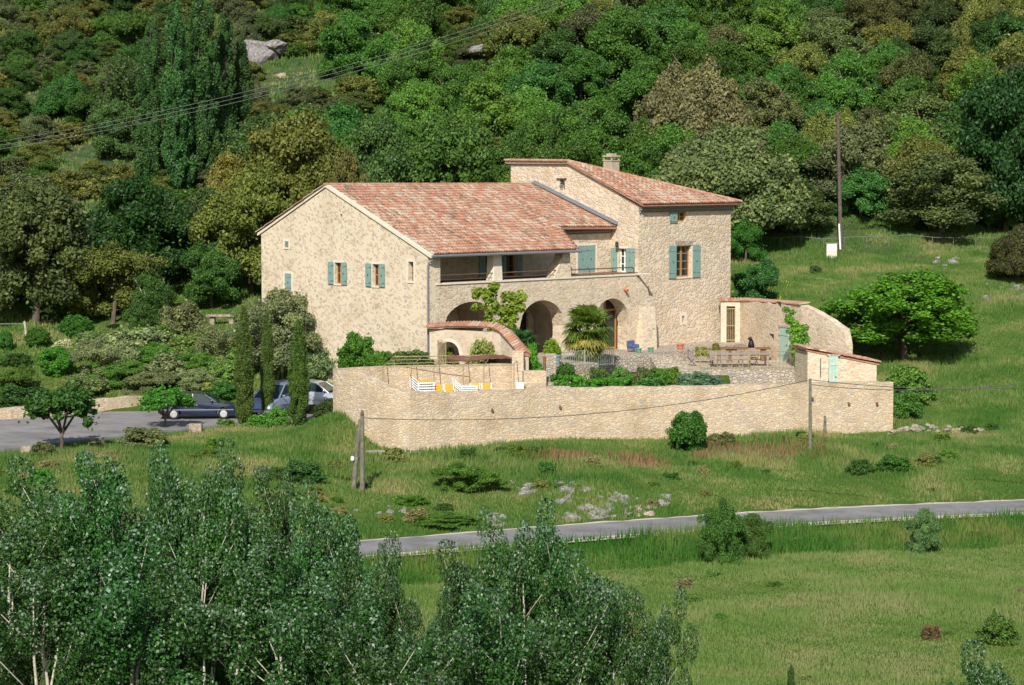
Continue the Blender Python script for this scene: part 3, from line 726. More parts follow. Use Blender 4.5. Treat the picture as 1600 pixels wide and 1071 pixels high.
# ------------------------------------------------------------------ terraces and garden walls
def wline(pts, zt, zb, th, mat, name, label, cat='garden wall', group=None, cop=None, jit=.0, parent=None, bev=.03):
    """free-standing wall along pts [(x, y)], top heights zt (list), base zb (list); the given line is the outer face"""
    mb = MB(); P = [Vector((p[0], p[1], 0)) for p in pts]; n = len(P); R_ = random.Random(len(name)+n)
    offs = []
    for i in range(n):
        t = (P[min(i+1, n-1)]-P[max(i-1, 0)]).normalized(); offs.append(Vector((-t.y, t.x, 0))*th)
    # densify
    Q = []; T = []; B = []; O = []
    for i in range(n-1):
        L = (P[i+1]-P[i]).length; k = max(1, int(L/.45))
        for j in range(k):
            f = j/k; Q.append(P[i].lerp(P[i+1], f)); O.append(offs[i].lerp(offs[i+1], f)); T.append(zt[i]+(zt[i+1]-zt[i])*f+R_.uniform(-jit, jit)); B.append(zb[i]+(zb[i+1]-zb[i])*f)
    Q.append(P[-1]); O.append(offs[-1]); T.append(zt[-1]); B.append(zb[-1])
    vs = []; fs = []
    for q, o_, t, b in zip(Q, O, T, B):
        vs += [(q.x, q.y, b), (q.x, q.y, t), (q.x+o_.x, q.y+o_.y, t+R_.uniform(-jit, jit)*.5), (q.x+o_.x, q.y+o_.y, b)]
    for i in range(len(Q)-1):
        a = i*4; fs += [(a, a+4, a+5, a+1), (a+1, a+5, a+6, a+2), (a+2, a+6, a+7, a+3), (a+3, a+7, a+4, a)]
    fs += [(0, 1, 2, 3)]; a = (len(Q)-1)*4; fs += [(a+3, a+2, a+1, a)]
    mb.add(vs, fs); o_ = mb.build(name, M[mat], parent)
    if label: tag(o_, label, cat, group)
    return o_
# big retaining wall: left return, bulging corner, long front
RW = [at(524, 580, 120.6), at(548, 583, 119.6), at(575, 592, 118.7), at(600, 602, 118.1), at(640, 612, 118.2), at(700, 613, 119.2), at(900, 607, 122.3), at(1150, 602, 124.8), at(1396, 597, 127.4)]
base_z = [-3.2, -3.6, -3.9, -4.2, -4.2, -4.0, -4.0, -4.2, -4.4]
rwall = wline([(p.x, p.y) for p in RW], [p.z for p in RW], base_z, .55, 'terrace', 'retaining_wall', 'long pale stone retaining wall holding up the whole terrace garden', 'retaining wall', jit=.045)
e_ = RW[-1]
wline([(e_.x-.02, e_.y+.1), (e_.x-1.6, e_.y+8)], [e_.z-.02, e_.z-1.4], [-4.2, -3.5], .5, 'terrace', 'wall_return', None, parent=rwall)
for (px, py) in ((660, 639), (768, 640), (874, 635), (1268, 622), (1369, 630), (1325, 630)):
    # weep-hole tiles set in the wall
    P_ = at(px, py, np.interp(px, [600, 700, 900, 1150, 1396], [118.1, 119.2, 122.3, 124.8, 127.4]))
    MB().tube([P_+Vector((0, .2, .02)), P_+Vector((.05, -.14, -.04))], .07, 6).build('weep_tile', M['brown_wood'], rwall)
# fill behind the wall (sunken terrace, garden bed)
def slab_struct(name, poly, z0, z1, mat):
    o_ = MB().prism([(p[0], p[1]) for p in poly], z0, z1).build(name, M[mat] if name != 'forecourt' else M['rubble']); return tag(o_, kind='structure')
W = lambda i, dy=.3: (RW[i].x, RW[i].y+dy)
slab_struct('sunken_terrace', [W(1), W(3), W(4), W(5), (RW[5].x+3.2, 122.0), (1.4, 127.5), (-9, 127.5), (RW[0].x+.35, 121.2)], -4.2, -.79, 'pave')
slab_struct('garden_bed', [(-.35, 120.9), W(6), W(7), (15.6, 126.0), (15.9, 136.2), (8, 138), (4, 137.5), (-.3, 127)], -4.3, -1.9, 'ground')
slab_struct('garden_soil', [(-.3, 121.2), W(6, .45), (7.6, 124.2), (11.6, 125.2), (12.4, 135.9), (8, 137.5), (4, 137), (-.2, 126.8)], -1.95, -1.02, 'ground')
slab_struct('shed_yard', [(15.62, 126.0), W(8, .4), (18.6, 136.5), (15.9, 137)], -4.3, -1.5, 'pave')
# forecourt in front of the arches, at the house floor
fc = [hw(-.1, -.02), hw(1, -5.2), hw(8.3, -5.0), hw(8.8, -2.5), hw(20.6, -2.5), hw(26.9, -1.2), hw(26.9, 1.0), hw(18.5, 1.0), hw(18.5, 3), hw(.3, 3)]
slab_struct('forecourt', fc, -3.2, -.012, 'pave')
slab_struct('upper_court', [(-7.8, 126.9), (-.4, 126.9), hw(.95, -5.2)[:2], hw(-.14, -.02)[:2], hw(-.14, 3.5)[:2], (-9.6, 131)], -3.4, .18, 'ground')
# dining terrace with its low stone wall
dt = [(8.4, 137.6), (9.4, 136.1), (17.0, 135.9), (17.2, 139), (14.0, 148.3), (11.8, 144), (9.6, 140)]
o = MB().prism(dt, -2.6, -.7).build('dining_terrace', M['rubble']); tag(o, kind='structure')
o = MB().prism([(x*.995+.05, y+.25) for x, y in dt], -.699, -.69).build('terrace_floor', M['pave']); tag(o, kind='structure')
tag(MB().obox((6.6, 137.55, -.5), (3.6, .5, 1.0), math.radians(32)).build('low_wall', M['rubble'], bevel=.04), 'low rubble wall carrying the green pots at the house', 'garden wall')
# inner wall between sunken terrace and upper court
IW = [at(527, 577, 121.2), at(600, 573, 122.6), at(700, 571, 124), at(800, 569, 125.2)]
wline([(p.x, p.y) for p in IW], [p.z for p in IW], [-2.5]*4, .5, 'terrace', 'terrace_wall', 'inner stone wall behind the loungers and the thin metal frame', 'garden wall', jit=.015)
# steps
def steps(name, cx, cy, rz, w, n, z0, rise, run, label, mat='rubble', c=1):
    t = empty(name, (cx, cy, z0), rz, label, 'steps')
    for i in range(n):
        MB().box(-w/2, w/2, i*run, i*run+run+.05, (i)*rise-.5, (i+1)*rise-.02*(i % 2)).build('step', M[mat], t, bevel=.03)
    return t
p = at(1050, 572, 137.2); st_ = steps('stone_steps', p.x, p.y, math.radians(14), 1.9, 4, -.72, .18, .4, 'flight of grey stone steps with dark strips for the shaded gaps, between table terrace and house')
for i in range(4): MB().box(-.7, .75, i*.4-.012, i*.4-.002, i*.18-.14, i*.18-.05).build('gap_shade_strip', M['dark_beam'], st_)  # dark strips stand in for the shaded gaps under the treads
p = at(868, 608, 125); steps('garden_steps', p.x-.1, p.y, math.radians(-4), 1.7, 5, -1.3, .2, .42, 'short garden steps climbing behind the clipped hedge', 'rubble')
bl = MB()
for (px, py, w, h, d) in ((835, 590, 1.2, .9, 123.9), (832, 606, 1.4, .6, 123.3)):
    q = at(px, py, d); bl.obox((q.x, q.y, q.z-.1), (w, .8, h), .1)
tag(bl.build('stone_block_wall', M['terrace'], bevel=.05), 'stepped pale masonry block at the foot of the square pillar', 'masonry')
p = at(809, 548, 124.6); q = MB().obox((p.x, p.y, p.z-1.35), (.62, .62, 2.7)); tag(q.build('gate_pillar', M['terrace'], bevel=.03), 'square stone pillar ending the red tiled garden wall', 'pillar')
p = at(860, 553, 127.6); q = MB().obox((p.x, p.y, p.z-.9), (.6, .55, 1.8)); tag(q.build('low_pillar', M['rubble'], bevel=.04), 'low stone pillar at the top of the garden steps', 'pillar')
p = at(851, 575, 125.6); tag(MB().tube([(p.x, p.y, -1.1), (p.x, p.y, .9)], .08, 7).build('wooden_post', M['brown_wood']), 'brown wooden post beside the garden steps', 'post')

# ---- tiled garden wall with the arched gateway
gwt = empty('gateway_wall', (0, 0, 0), 0, 'pale plastered garden wall with arched gateway and curving red tile coping', 'garden wall')
GA = at(671, 511, 129.6); GB = at(768, 510, 127.4)
L = (GB-GA).length; ang = math.atan2(GB.y-GA.y, GB.x-GA.x)
gtop = GA.z-.12
mb = wall_mb([(0, gtop), (L, gtop)], -.6, [(.62, 1.98, -.6, 1.42, 'arch', .72)], .42)
ca, sa = math.cos(ang), math.sin(ang)
gfn = lambda x, y, z: (GA.x+x*ca-y*sa, GA.y+x*sa+y*ca, z)
xf(mb, gfn).build('wall', M['plaster'], gwt)
mb = MB()
for i in range(13):
    a0 = math.pi*i/13; a1 = math.pi*(i+1)/13; c_, r0, r1 = 1.3, .69, .84
    z0 = lambda a, r: .72+math.sin(a)*r*1.03
    mb.add([(c_-math.cos(a0)*r0, -.02, z0(a0, r0)), (c_-math.cos(a0)*r1, -.02, z0(a0, r1)), (c_-math.cos(a1)*r1, -.02, z0(a1, r1)), (c_-math.cos(a1)*r0, -.02, z0(a1, r0)),
            (c_-math.cos(a0)*r0, .02, z0(a0, r0)), (c_-math.cos(a0)*r1, .02, z0(a0, r1)), (c_-math.cos(a1)*r1, .02, z0(a1, r1)), (c_-math.cos(a1)*r0, .02, z0(a1, r0))],
           [(3, 2, 1, 0), (0, 1, 5, 4), (1, 2, 6, 5), (2, 3, 7, 6), (3, 0, 4, 7)])
xf(mb, gfn).build('arch_surround', M['trim'], gwt)
cp = [GB, at(783, 517, 126.9), at(795, 530, 126.2), at(806, 543, 125.6), at(815, 555, 125.0)]
zt = [p.z-.14 for p in cp]
wline([(p.x, p.y) for p in cp], zt, [-1.2]*5, .42, 'plaster', 'curved_wall', None, parent=gwt)
# coping tiles laid across the wall
cl = MB(); path = [GA-Vector((.1, .1, 0)), GA.lerp(GB, .33)+Vector((0, 0, .06)), GA.lerp(GB, .66)+Vector((0, 0, .07)), GB]+[p+Vector((0, 0, .02)) for p in cp[1:]]
tot = [0]
for a, b in zip(path[:-1], path[1:]): tot.append(tot[-1]+(b-a).length)
s_ = 0
while s_ < tot[-1]:
    k = min(max(i for i in range(len(tot)) if tot[i] <= s_), len(path)-2); f = (s_-tot[k])/(tot[k+1]-tot[k]); p = path[k].lerp(path[k+1], f); t = (path[k+1]-path[k]).normalized()
    side = Vector((-t.y, t.x, 0)).normalized(); up = t.cross(side); up = -up if up.z < 0 else up
    for sg in (0, 1):
        # two slopes: front and back of the coping
        a = p+side*(-.16 if sg == 0 else .58)+up*(-.03); b = p+side*.21+up*.17; c = rng.uniform(.15, .75); vs = []
        for o_, rr in ((a, .095), (b, .08)):
            for q in range(5):
                an = math.pi*q/4; vs.append(o_+t*(math.cos(an)*rr)+up*(math.sin(an)*rr*.9))
        cl.add(vs, [(q, q+1, q+6, q+5) for q in range(4)]+[(4, 3, 2, 1, 0)], c)
    s_ += .2
for a, b in zip(path[:-1], path[1:]):
    t = (b-a).normalized(); side = Vector((-t.y, t.x, 0)).normalized()
    cl.hexa([a+side*-.12-Vector((0, 0, .1)), b+side*-.12-Vector((0, 0, .1)), b+side*.54-Vector((0, 0, .1)), a+side*.54-Vector((0, 0, .1))],
            [a+side*.1+Vector((0, 0, .1)), b+side*.1+Vector((0, 0, .1)), b+side*.32+Vector((0, 0, .1)), a+side*.32+Vector((0, 0, .1))], .35)
cl.build('tile_coping', M['tile'], gwt)
gt = MB()
for i in range(9):
    x = .02+i*.085; gt.tube([(x, 0, .0), (x, 0, 1.25+.12*math.sin(i/8*math.pi))], .014, 5)
for z in (.08, .6, 1.2): gt.tube([(0, 0, z), (.72, 0, z)], .018, 5)
gt.tube([(0, 0, 0), (0, 0, 1.35)], .028, 6); gt.tube([(.7, 0, 0), (.7, 0, 1.3)], .028, 6)
p = gfn(.62, -.1, .17); o = gt.build('metal_gate', M['reed']); o.location = p; o.rotation_euler = (0, 0, ang-.3); tag(o, 'rusty barred garden gate standing open in the arched gateway', 'gate')

# ---- pergola over the sunken terrace with a half drawn brown canvas
pg = empty('pergola_frame', (0, 0, 0), 0, 'thin rusted metal pergola with brown canvas half drawn over the loungers', 'pergola')
fx = [(598, 121.0), (643, 121.2), (678, 121.4), (724, 121.7), (756, 121.9), (803, 122.2)]
ft_ = [at(px, 574-(px-598)*.02, d) for px, d in fx]; ZT = ft_[2].z
bk = [Vector((p.x+.45*(p.y-121)*0+.35, p.y+4.9, ZT+.12)) for p in ft_]
for p in ft_: MB().tube([(p.x, p.y, -.8), (p.x, p.y, ZT)], .028, 6).build('post', M['reed'], pg)
for p in bk[::2]: MB().tube([(p.x, p.y, .1), (p.x, p.y, ZT+.12)], .025, 6).build('post', M['reed'], pg)
b_ = MB(); b_.tube([(p.x, p.y, ZT) for p in ft_], .03, 6); b_.tube([(p.x, p.y, ZT+.12) for p in bk], .03, 6)
for p, q in zip(ft_, bk): b_.tube([(p.x, p.y, ZT), (q.x, q.y, q.z)], .022, 5)
for f in (.33, .66): b_.tube([ft_[0].lerp(bk[0], f)+Vector((0, 0, 0)), ft_[3].lerp(bk[3], f)], .018, 5)
b_.build('rail', M['reed'], pg)
cv = MB(); a, b, c, d = ft_[4].lerp(bk[4], .62)+Vector((0, 0, .04)), ft_[5].lerp(bk[5], .62)+Vector((-.2, 0, .04)), bk[5]+Vector((-.2, 0, .04)), bk[3]+Vector((.6, 0, .04)); nn = 8; vs = []; fs = []
for i in range(nn+1):
    for j in range(nn+1):
        q = a.lerp(b, i/nn).lerp(d.lerp(c, i/nn), j/nn); vs.append((q.x, q.y, q.z-.1*math.sin(i/nn*math.pi*3)**2*.6+.02*math.sin(j)))
for i in range(nn):
    for j in range(nn): fs.append((i*(nn+1)+j, (i+1)*(nn+1)+j, (i+1)*(nn+1)+j+1, i*(nn+1)+j+1))
cv.add(vs, fs); o = cv.build('canvas', M['awning'], pg, smooth=True); m_ = o.modifiers.new('s', 'SOLIDIFY'); m_.thickness = .015
fd = MB()
for k in range(5):
    q0 = ft_[2].lerp(bk[2], .55+.08*k)+Vector((.4, 0, .08)); q1 = ft_[4].lerp(bk[4], .55+.08*k)+Vector((0, 0, .06)); fd.tube([q0, q0.lerp(q1, .5)-Vector((0, 0, .12)), q1], .06, 6)
fd.build('folded_canvas', M['awning'], pg)

# ---- stacked and loose white sun loungers with ochre cushions
def lounger(cx, cy, z, rz, label, n=1, group='white sun loungers on the sunken terrace', cushion=True, back=.35):
    t = empty('sun_lounger', (cx, cy, z), rz, label, 'sun lounger', group); t.scale = (.72, .9, .9)
    mb = MB()
    for s in (-.3, .3): mb.obox((0, s, .3), (1.3, .05, .06)); mb.obox((-.78, s, .3+back*.5+.02), (.62, .05, .06), 0, Matrix.Rotation(math.atan2(back, .55), 3, 'Y'))
    for i in range(9): mb.obox((-.55+i*.145, 0, .335), (.09, .6, .02))
    for i in range(4): f = i/4; mb.obox((-.6-.36*f-.08, 0, .36+back*(f+.12)), (.09, .6, .02), 0, Matrix.Rotation(math.atan2(back, .55), 3, 'Y'))
    mb.build('frame', M['plastic'], t)
    for x in (-.5, .55):
        for s in (-.28, .28): MB().box(x-.03, x+.03, s-.03, s+.03, 0, .27).build('leg', M['plastic'], t)
    if cushion:
        c = MB(); c.obox((.03, 0, .39), (1.2, .52, .08)); c.obox((-.8, 0, .42+back*.5), (.6, .52, .08), 0, Matrix.Rotation(math.atan2(back, .55), 3, 'Y'))
        c.build('cushion', M['ochre'], t, bevel=.03)
    return t
FZ = -.8
for k in range(5):
    q = at(664, 600, 120.4)
    lounger(q.x, q.y, FZ+.0+k*.13, .25, ['bottom', 'second lowest', 'middle', 'second highest', 'topmost ochre-cushioned'][k]+' white lounger in the taller stack by the third pergola post', cushion=(k == 4), back=.4)
for k in range(4):
    q = at(731, 600, 120.9)
    lounger(q.x, q.y, FZ+.0+k*.1, .2, ['bottom', 'second lowest', 'second highest', 'topmost'][k]+' white lounger in the lower stack right of the ochre seats', cushion=False, back=.4)
def lchair(px, d, label):
    q = at(px, 600, d); t = empty('garden_armchair', (q.x, q.y, FZ), math.radians(-80), label, 'armchair', 'white armchairs with ochre cushions'); t.scale = (.8, .8, .75)
    mb = MB()
    for s in (-.3, .3): mb.obox((0, s, .52), (.55, .07, .05)); mb.obox((-.28, s, .5), (.06, .07, .85)); mb.obox((.26, s, .26), (.06, .07, .52))
    mb.obox((-.3, 0, .62), (.05, .56, .5)); mb.obox((0, 0, .34), (.55, .54, .05)); mb.build('frame', M['plastic'], t)
    c = MB(); c.obox((0, 0, .41), (.5, .5, .1)); c.obox((-.24, 0, .68), (.09, .5, .46)); c.build('cushion', M['ochre'], t, bevel=.03)
for px, d, l in ((686, 120.4, 'ochre cushioned armchair beside the taller lounger stack'), (702, 120.6, 'second ochre cushioned armchair from the taller lounger stack'), (743, 120.9, 'ochre cushioned armchair between lower lounger stack and fifth pergola post'), (761, 121.1, 'ochre cushioned armchair right of the fifth pergola post')):
    lchair(px, d, l)
q = at(813, 602, 122.4); mb = MB(); mb.box(-.2, .2, -.18, .18, 0, .5); mb.box(-.22, .22, -.2, .2, .501, .54)
for x in (-.17, .17): mb.lathe([(.04, 0), (.04, .06)], (x, -.15, -.06), 6)
o = mb.build('storage_box', M['plastic'], bevel=.02); o.location = (q.x, q.y, -.72); tag(o, 'small white plastic box at the foot of the pillar', 'box')

# ---- iron railings
def iron_rail(name, a, b, h, gap, mat, label, r=.012, parent=None):
    t = empty(name, (0, 0, 0), 0, label, 'railing'); a = Vector(a); b = Vector(b); L = (b-a).length; n = int(L/gap)
    mb = MB()
    for i in range(n+1):
        p = a.lerp(b, i/n); mb.tube([p, p+Vector((0, 0, h))], r, 4)
    mb.build('bars', M[mat], t)
    mb = MB(); mb.tube([a+Vector((0, 0, h)), b+Vector((0, 0, h))], .022, 5); mb.tube([a+Vector((0, 0, .08)), b+Vector((0, 0, .08))], .018, 5); mb.build('rail', M[mat], t)
    for f in (0, .5, 1):
        p = a.lerp(b, f); MB().tube([p, p+Vector((0, 0, h+.08))], .03, 6).build('post', M[mat], t)
a = at(868, 580, 131.5); b = at(958, 577, 134.5)
M['greyiron'] = mat_plain('pale_green_iron', (.3, .36, .3), .6, .1)
iron_rail('railing', (a.x, a.y, -.35), (b.x, b.y, -.3), .95, .14, 'greyiron', 'pale grey-green railing in front of the palm')
a = at(1094, 577, 136.2); b = at(1246, 580, 136.0)
iron_rail('railing', (a.x, a.y, -.7), (b.x, b.y, -.7), 1.05, .2, 'reed', 'thin rusty railing along the edge of the dining terrace', .01)

# ---- right garden wall with faded doors, gateway pillar and lean-to shed
RG = [at(1150, 470, 148.4), at(1200, 474, 143.5), at(1252, 477, 139.6), at(1285, 493, 138.0), at(1318, 514, 136.6), at(1322, 540, 136.4)]
rg = wline([(p.x, p.y) for p in RG], [p.z for p in RG], [-2.0]*6, .5, 'facade', 'courtyard_wall', 'rough stone courtyard wall running from the tower down to the small shed', 'courtyard wall', jit=.06)
cl = MB()
for s_ in np.arange(0, 1, .021):
    p = RG[0].lerp(RG[2], s_); p = Vector((p.x, p.y, p.z+.02)); side = Vector((-(RG[2]-RG[0]).normalized().y, (RG[2]-RG[0]).normalized().x, 0))
    t = (RG[2]-RG[0]).normalized(); vs = []
    for o_, rr in ((p-side*.12, .1), (p+side*.6+Vector((0, 0, .1)), .09)):
        for q in range(5): an = math.pi*q/4; vs.append(o_+t*(math.cos(an)*rr)+Vector((0, 0, math.sin(an)*rr*.8)))
    cl.add(vs, [(q, q+1, q+6, q+5) for q in range(4)]+[(4, 3, 2, 1, 0)], rng.uniform(.2, .8))
cl.build('tile_coping', M['tile'], rg)
def on_rg(f, z, off):
    a = RG[1]; b = RG[2]; p = a.lerp(b, f); t = (b-a); t.z = 0; t.normalize(); n = Vector((t.y, -t.x, 0))
    return Vector((p.x, p.y, z))+n*off, math.atan2(t.y, t.x)
def plank_door(name, pos, rz, w, h, mat, parent=None, label=None, boards=5):
    mb = MB()
    for i in range(boards): x0 = -w/2+i*w/boards; mb.box(x0+.005, x0+w/boards-.005, -.03-(.004 if i % 2 else 0), .02, 0, h)
    for z in (.2*h, .8*h): mb.box(-w/2+.03, w/2-.03, -.06, -.036, z-.05, z+.05)
    o_ = mb.build(name, M[mat], parent); o_.location = pos; o_.rotation_euler = (0, 0, rz)
    if label: tag(o_, label, 'door')
    MB().tube([(w/2-.12, -.07, h*.5), (w/2-.12, -.11, h*.52)], .03, 5).build('handle', M['iron'], o_)
    mb = MB(); mb.box(-w/2-.12, w/2+.12, -.05, .04, h+.01, h+.13); o2 = mb.build('lintel', M['rubble'], o_)
    return o_
p, a = on_rg(.52, -.69, .03); plank_door('door', p, a, 1.15, 2.0, 'teal_pale', rg)
for f, z in ((.33, .62), (.12, .55)):
    p, a = on_rg(f, z+1.9*(f > .3), .012); mb = MB().add([(-.3, 0, .3), (.3, 0, .3), (.3, 0, -.02), (.1, 0, .1), (-.3, .1, .3), (.3, .1, .3), (.3, .1, -.02), (.1, .1, .1)], [(0, 3, 2, 1), (4, 5, 6, 7), (0, 1, 5, 4), (1, 2, 6, 5), (2, 3, 7, 6), (3, 0, 4, 7)])
    o = mb.build('dark_wedge', M['dark_beam'], rg); o.location = p; o.rotation_euler = (0, 0, a)  # dark solid wedges set flush in the wall face, no recess cut
# gateway beside the tower
gp = empty('side_gateway', (0, 0, 0), 0, 'narrow gateway with tiled cap and rusty barred door beside the tower', 'gateway')
c0 = at(1139, 478, 148.0)
mb = MB(); mb.box(-.62, -.27, -.25, .25, -3, 2.55); mb.box(.27, .62, -.25, .25, -3, 2.55); mb.box(-.27, .27, -.25, .25, 2.22, 2.55)
o = mb.build('pillars', M['plaster'], gp); o.location = (c0.x+.1, c0.y, 0)
cp_ = MB()
for i in range(8):
    vs = []
    for y, rr, zz in ((-.38, .1, 2.56), (.3, .09, 2.68)):
        for q in range(5): an = math.pi*q/4; vs.append((-.66+i*.19+math.cos(an)*rr, y, zz+math.sin(an)*rr*.8))
    cp_.add(vs, [(q, q+1, q+6, q+5) for q in range(4)]+[(4, 3, 2, 1, 0)], rng.uniform(.3, .8))
o = cp_.build('tile_cap', M['tile'], gp); o.location = (c0.x+.1, c0.y, 0)
mb = MB()
for i in range(5): mb.tube([(-.22+i*.11, -.05, 0), (-.22+i*.11, -.05, 2.1)], .022, 5)
for z in (.1, 1.0, 2.05): mb.box(-.26, .26, -.07, -.03, z-.03, z+.03)
o = mb.build('barred_door', M['reed'], gp); o.location = (c0.x+.1, c0.y-.1, .02)
MB().box(-.26, .26, .1, .14, 0, 2.2).build('backing', M['dark_beam'], gp, loc=(c0.x+.1, c0.y, 0))
# shed
sh = empty('garden_shed', (0, 0, 0), 0, 'small pale stone lean-to shed with faded green door on the terrace corner', 'shed')
SA = at(1262, 545, 132.2); SB = at(1371, 566, 132.8)
L = SB.x-SA.x; an_ = math.atan2(SB.y-SA.y, L)
mb = wall_mb([(0, SA.z-.08), (L, SB.z-.05)], -2.2, [(1.2, 1.72, -2.0, .42), (1.05, 1.5, .52, .6)], .4)
o = mb.build('wall', M['facade'], sh); o.location = (SA.x, SA.y, 0); o.rotation_euler = (0, 0, an_)
mb = MB(); mb.box(L-.4, L, .4, 2.6, -2.2, SB.z-.07); mb.box(0, .4, .4, 2.6, -2.2, SA.z-.2); o = mb.build('side_wall', M['facade'], sh); o.location = (SA.x, SA.y, 0); o.rotation_euler = (0, 0, an_)
mb = MB(); ee = [Vector((-.1, -.06, SA.z)), Vector((L+.16, -.06, SB.z-.06)), Vector((L+.16, 2.8, SB.z-.06)), Vector((-.1, 2.8, SA.z))]
slab(mb, ee, .5)
for y in np.arange(-.1, 2.7, .21): tile_rows([(Vector((L+.2, y, SB.z-.05)), Vector((-.1, y, SA.z+.01)), (0, 1, 0))], mb)
o = mb.build('roof', M['tile'], sh); o.location = (SA.x, SA.y, 0); o.rotation_euler = (0, 0, an_)
o = plank_door('door', (0, 0, 0), 0, .5, 2.35, 'teal_pale', sh, boards=3); o.location = (SA.x+1.46, SA.y+.12, -1.98)
MB().tube([(0, 0, 0), (0, 0, 1.0)], .025, 5).build('wall_hook', M['iron'], sh, loc=(SA.x+.72, SA.y-.05, -.75))
# door lintel stones etc are inside plank_door

# ---- dining table, chairs, bench counter
def table(name, cx, cy, z, rz, L, Wd, H, label, cat, mt='chair', legs=4):
    t = empty(name, (cx, cy, z), rz, label, cat)
    mb = MB()
    for i in range(5): mb.box(-L/2, L/2, -Wd/2+i*Wd/5+.004, -Wd/2+(i+1)*Wd/5-.004, H-.05, H)
    mb.box(-L/2+.1, L/2-.1, -Wd/2+.08, Wd/2-.08, H-.12, H-.051); mb.build('tabletop', M[mt], t)
    for x in (-L/2+.2, L/2-.2):
        for y in (-Wd/2+.12, Wd/2-.12): MB().box(x-.045, x+.045, y-.045, y+.045, 0, H-.121).build('leg', M[mt], t)
    return t
q = at(1152, 572, 138.2); TQ = q
table('dining_table', q.x+.1, q.y, -.69, .05, 3.6, 1.1, .76, 'long weathered wooden table with chairs on the dining terrace', 'table')
def gchair(x, y, z, rz, label):
    t = empty('garden_chair', (x, y, z), rz, label, 'chair', 'wooden chairs round the long terrace table')
    mb = MB()
    for i in range(5): mb.box(-.22+i*.09, -.14+i*.09, -.21, .21, .42, .45)
    mb.build('seat', M['chair'], t)
    mb = MB()
    for i in range(6): mb.box(-.2+i*.072, -.16+i*.072, .2, .225, .5, .93)
    mb.box(-.23, .23, .19, .235, .9, .97); mb.box(-.23, .23, .19, .235, .47, .52); mb.build('backrest', M['chair'], t)
    for s in (-.21, .21):
        MB().tube([(s, -.25, 0), (s, .2, .46)], .022, 4).build('leg', M['chair'], t)
        MB().tube([(s, .27, 0), (s, -.18, .44)], .022, 4).build('leg', M['chair'], t)
        MB().tube([(s*1.1, .2, .64), (s*1.1, -.2, .64), (s*1.1, -.2, .45)], .02, 4).build('armrest', M['chair'], t)
    return t
names = ['leftmost chair on the near side of the long table, seen from behind', 'second chair from the left on the near side of the long table', 'third chair from the left on the near side of the long table', 'fourth chair from the left on the near side of the long table']
for i in range(4): gchair(q.x-1.45+i*.62, q.y-.85, -.69, math.pi+rng.uniform(-.12, .12), names[i])
gchair(q.x+1.0, q.y+.8, -.69, .3, 'chair on the far side of the long table, facing the valley'); gchair(q.x-2.6, q.y+.1, -.69, math.radians(100), 'chair standing apart by the stone steps')
# stone bench / counter under the tower with plants and the dark figure
q = at(1165, 552, 142.0)
mb = MB(); mb.obox((0, 0, .75), (3.0, .7, .09)); mb.obox((-1.0, .02, .35), (.3, .5, .7)); mb.obox((1.05, .02, .35), (.3, .5, .7))
o = mb.build('stone_counter', M['brown_wood'], bevel=.02); o.location = (q.x, q.y, -.69); tag(o, 'long brown outdoor counter behind the dining table', 'counter')
q2 = at(1173, 541, 142.0); mb = MB(); zt_ = .105
mb.lathe([(.17, 0), (.2, .1), (.17, .25), (.12, .38), (.1, .45)], (0.03, 0, 0), 10)
mb.tube([(0.03, 0, .4), (-.02, -.02, .5), (-.09, -.03, .54), (-.16, -.03, .5)], [.1, .12, .1, .05], 8)
mb.tube([(-.0, .05, .58), (.02, .05, .67)], [.035, .01], 5); mb.tube([(-.0, -.07, .58), (.02, -.07, .67)], [.035, .01], 5)
mb.tube([(-.08, -.06, .3), (-.13, -.07, .02)], [.05, .035], 6); mb.tube([(-.08, .06, .3), (-.13, .07, .02)], [.05, .035], 6)
o = mb.build('animal_figure', M['black'], smooth=True); o.location = (q2.x, q2.y, q.z*0-.69+.795); tag(o, 'small black seated animal figure on the brown counter', 'ornament')
# pots
def pot(px, py, d, z, r, h, mat, label, square=False, cat='flower pot'):
    p = at(px, py, d); mb = MB()
    mb.lathe([(r*.7, 0), (r*.92, h*.75), (r*1.08, h*.78), (r*1.08, h), (r*.92, h), (r*.85, h*.8)], (0, 0, 0), 14)
    o_ = mb.build('flower_pot', M[mat], smooth=False); o_.location = (p.x, p.y, z); tag(o_, label, cat)
    s_ = MB().lathe([(r*.84, h*.8), (.01, h*.86)], (0, 0, 0), 10); s_.build('soil', M['bark'], o_); return o_
pot(998, 548, 139.4, 0, .18, .26, 'greenpot', 'left of two green glazed pots on the low wall')
pot(1017, 548, 139.9, 0, .18, .28, 'greenpot', 'right of two green glazed pots, beside the buttress shadow')
pot(1063, 545, 142.2, 0, .22, .32, 'terracotta', 'red terracotta pot on the ledge under the tower slit window')
jar = pot(868, 560, 131.6, -.0, .32, .55, 'bluegrey', 'big blue-grey jar holding a bright leafy plant by the palm')
# blue cloth-covered seat at the right arch
q = hw(15.6, -1.0, 0); mb = MB(); mb.obox((0, 0, .3), (.9, .6, .28)); mb.obox((0, .28, .6), (.9, .12, .5)); mb.obox((-.4, 0, .42), (.1, .6, .3)); mb.obox((.4, 0, .42), (.1, .6, .3))
for x in (-.38, .38):
    for y in (-.24, .24): mb.obox((x, y, .08), (.06, .06, .16))
o = mb.build('blue_armchair', M['blue'], bevel=.05); o.location = q; o.scale = (.7, .7, .75); o.rotation_euler = (0, 0, math.pi/4); tag(o, 'blue cushioned armchair by the glazed right arch', 'armchair')

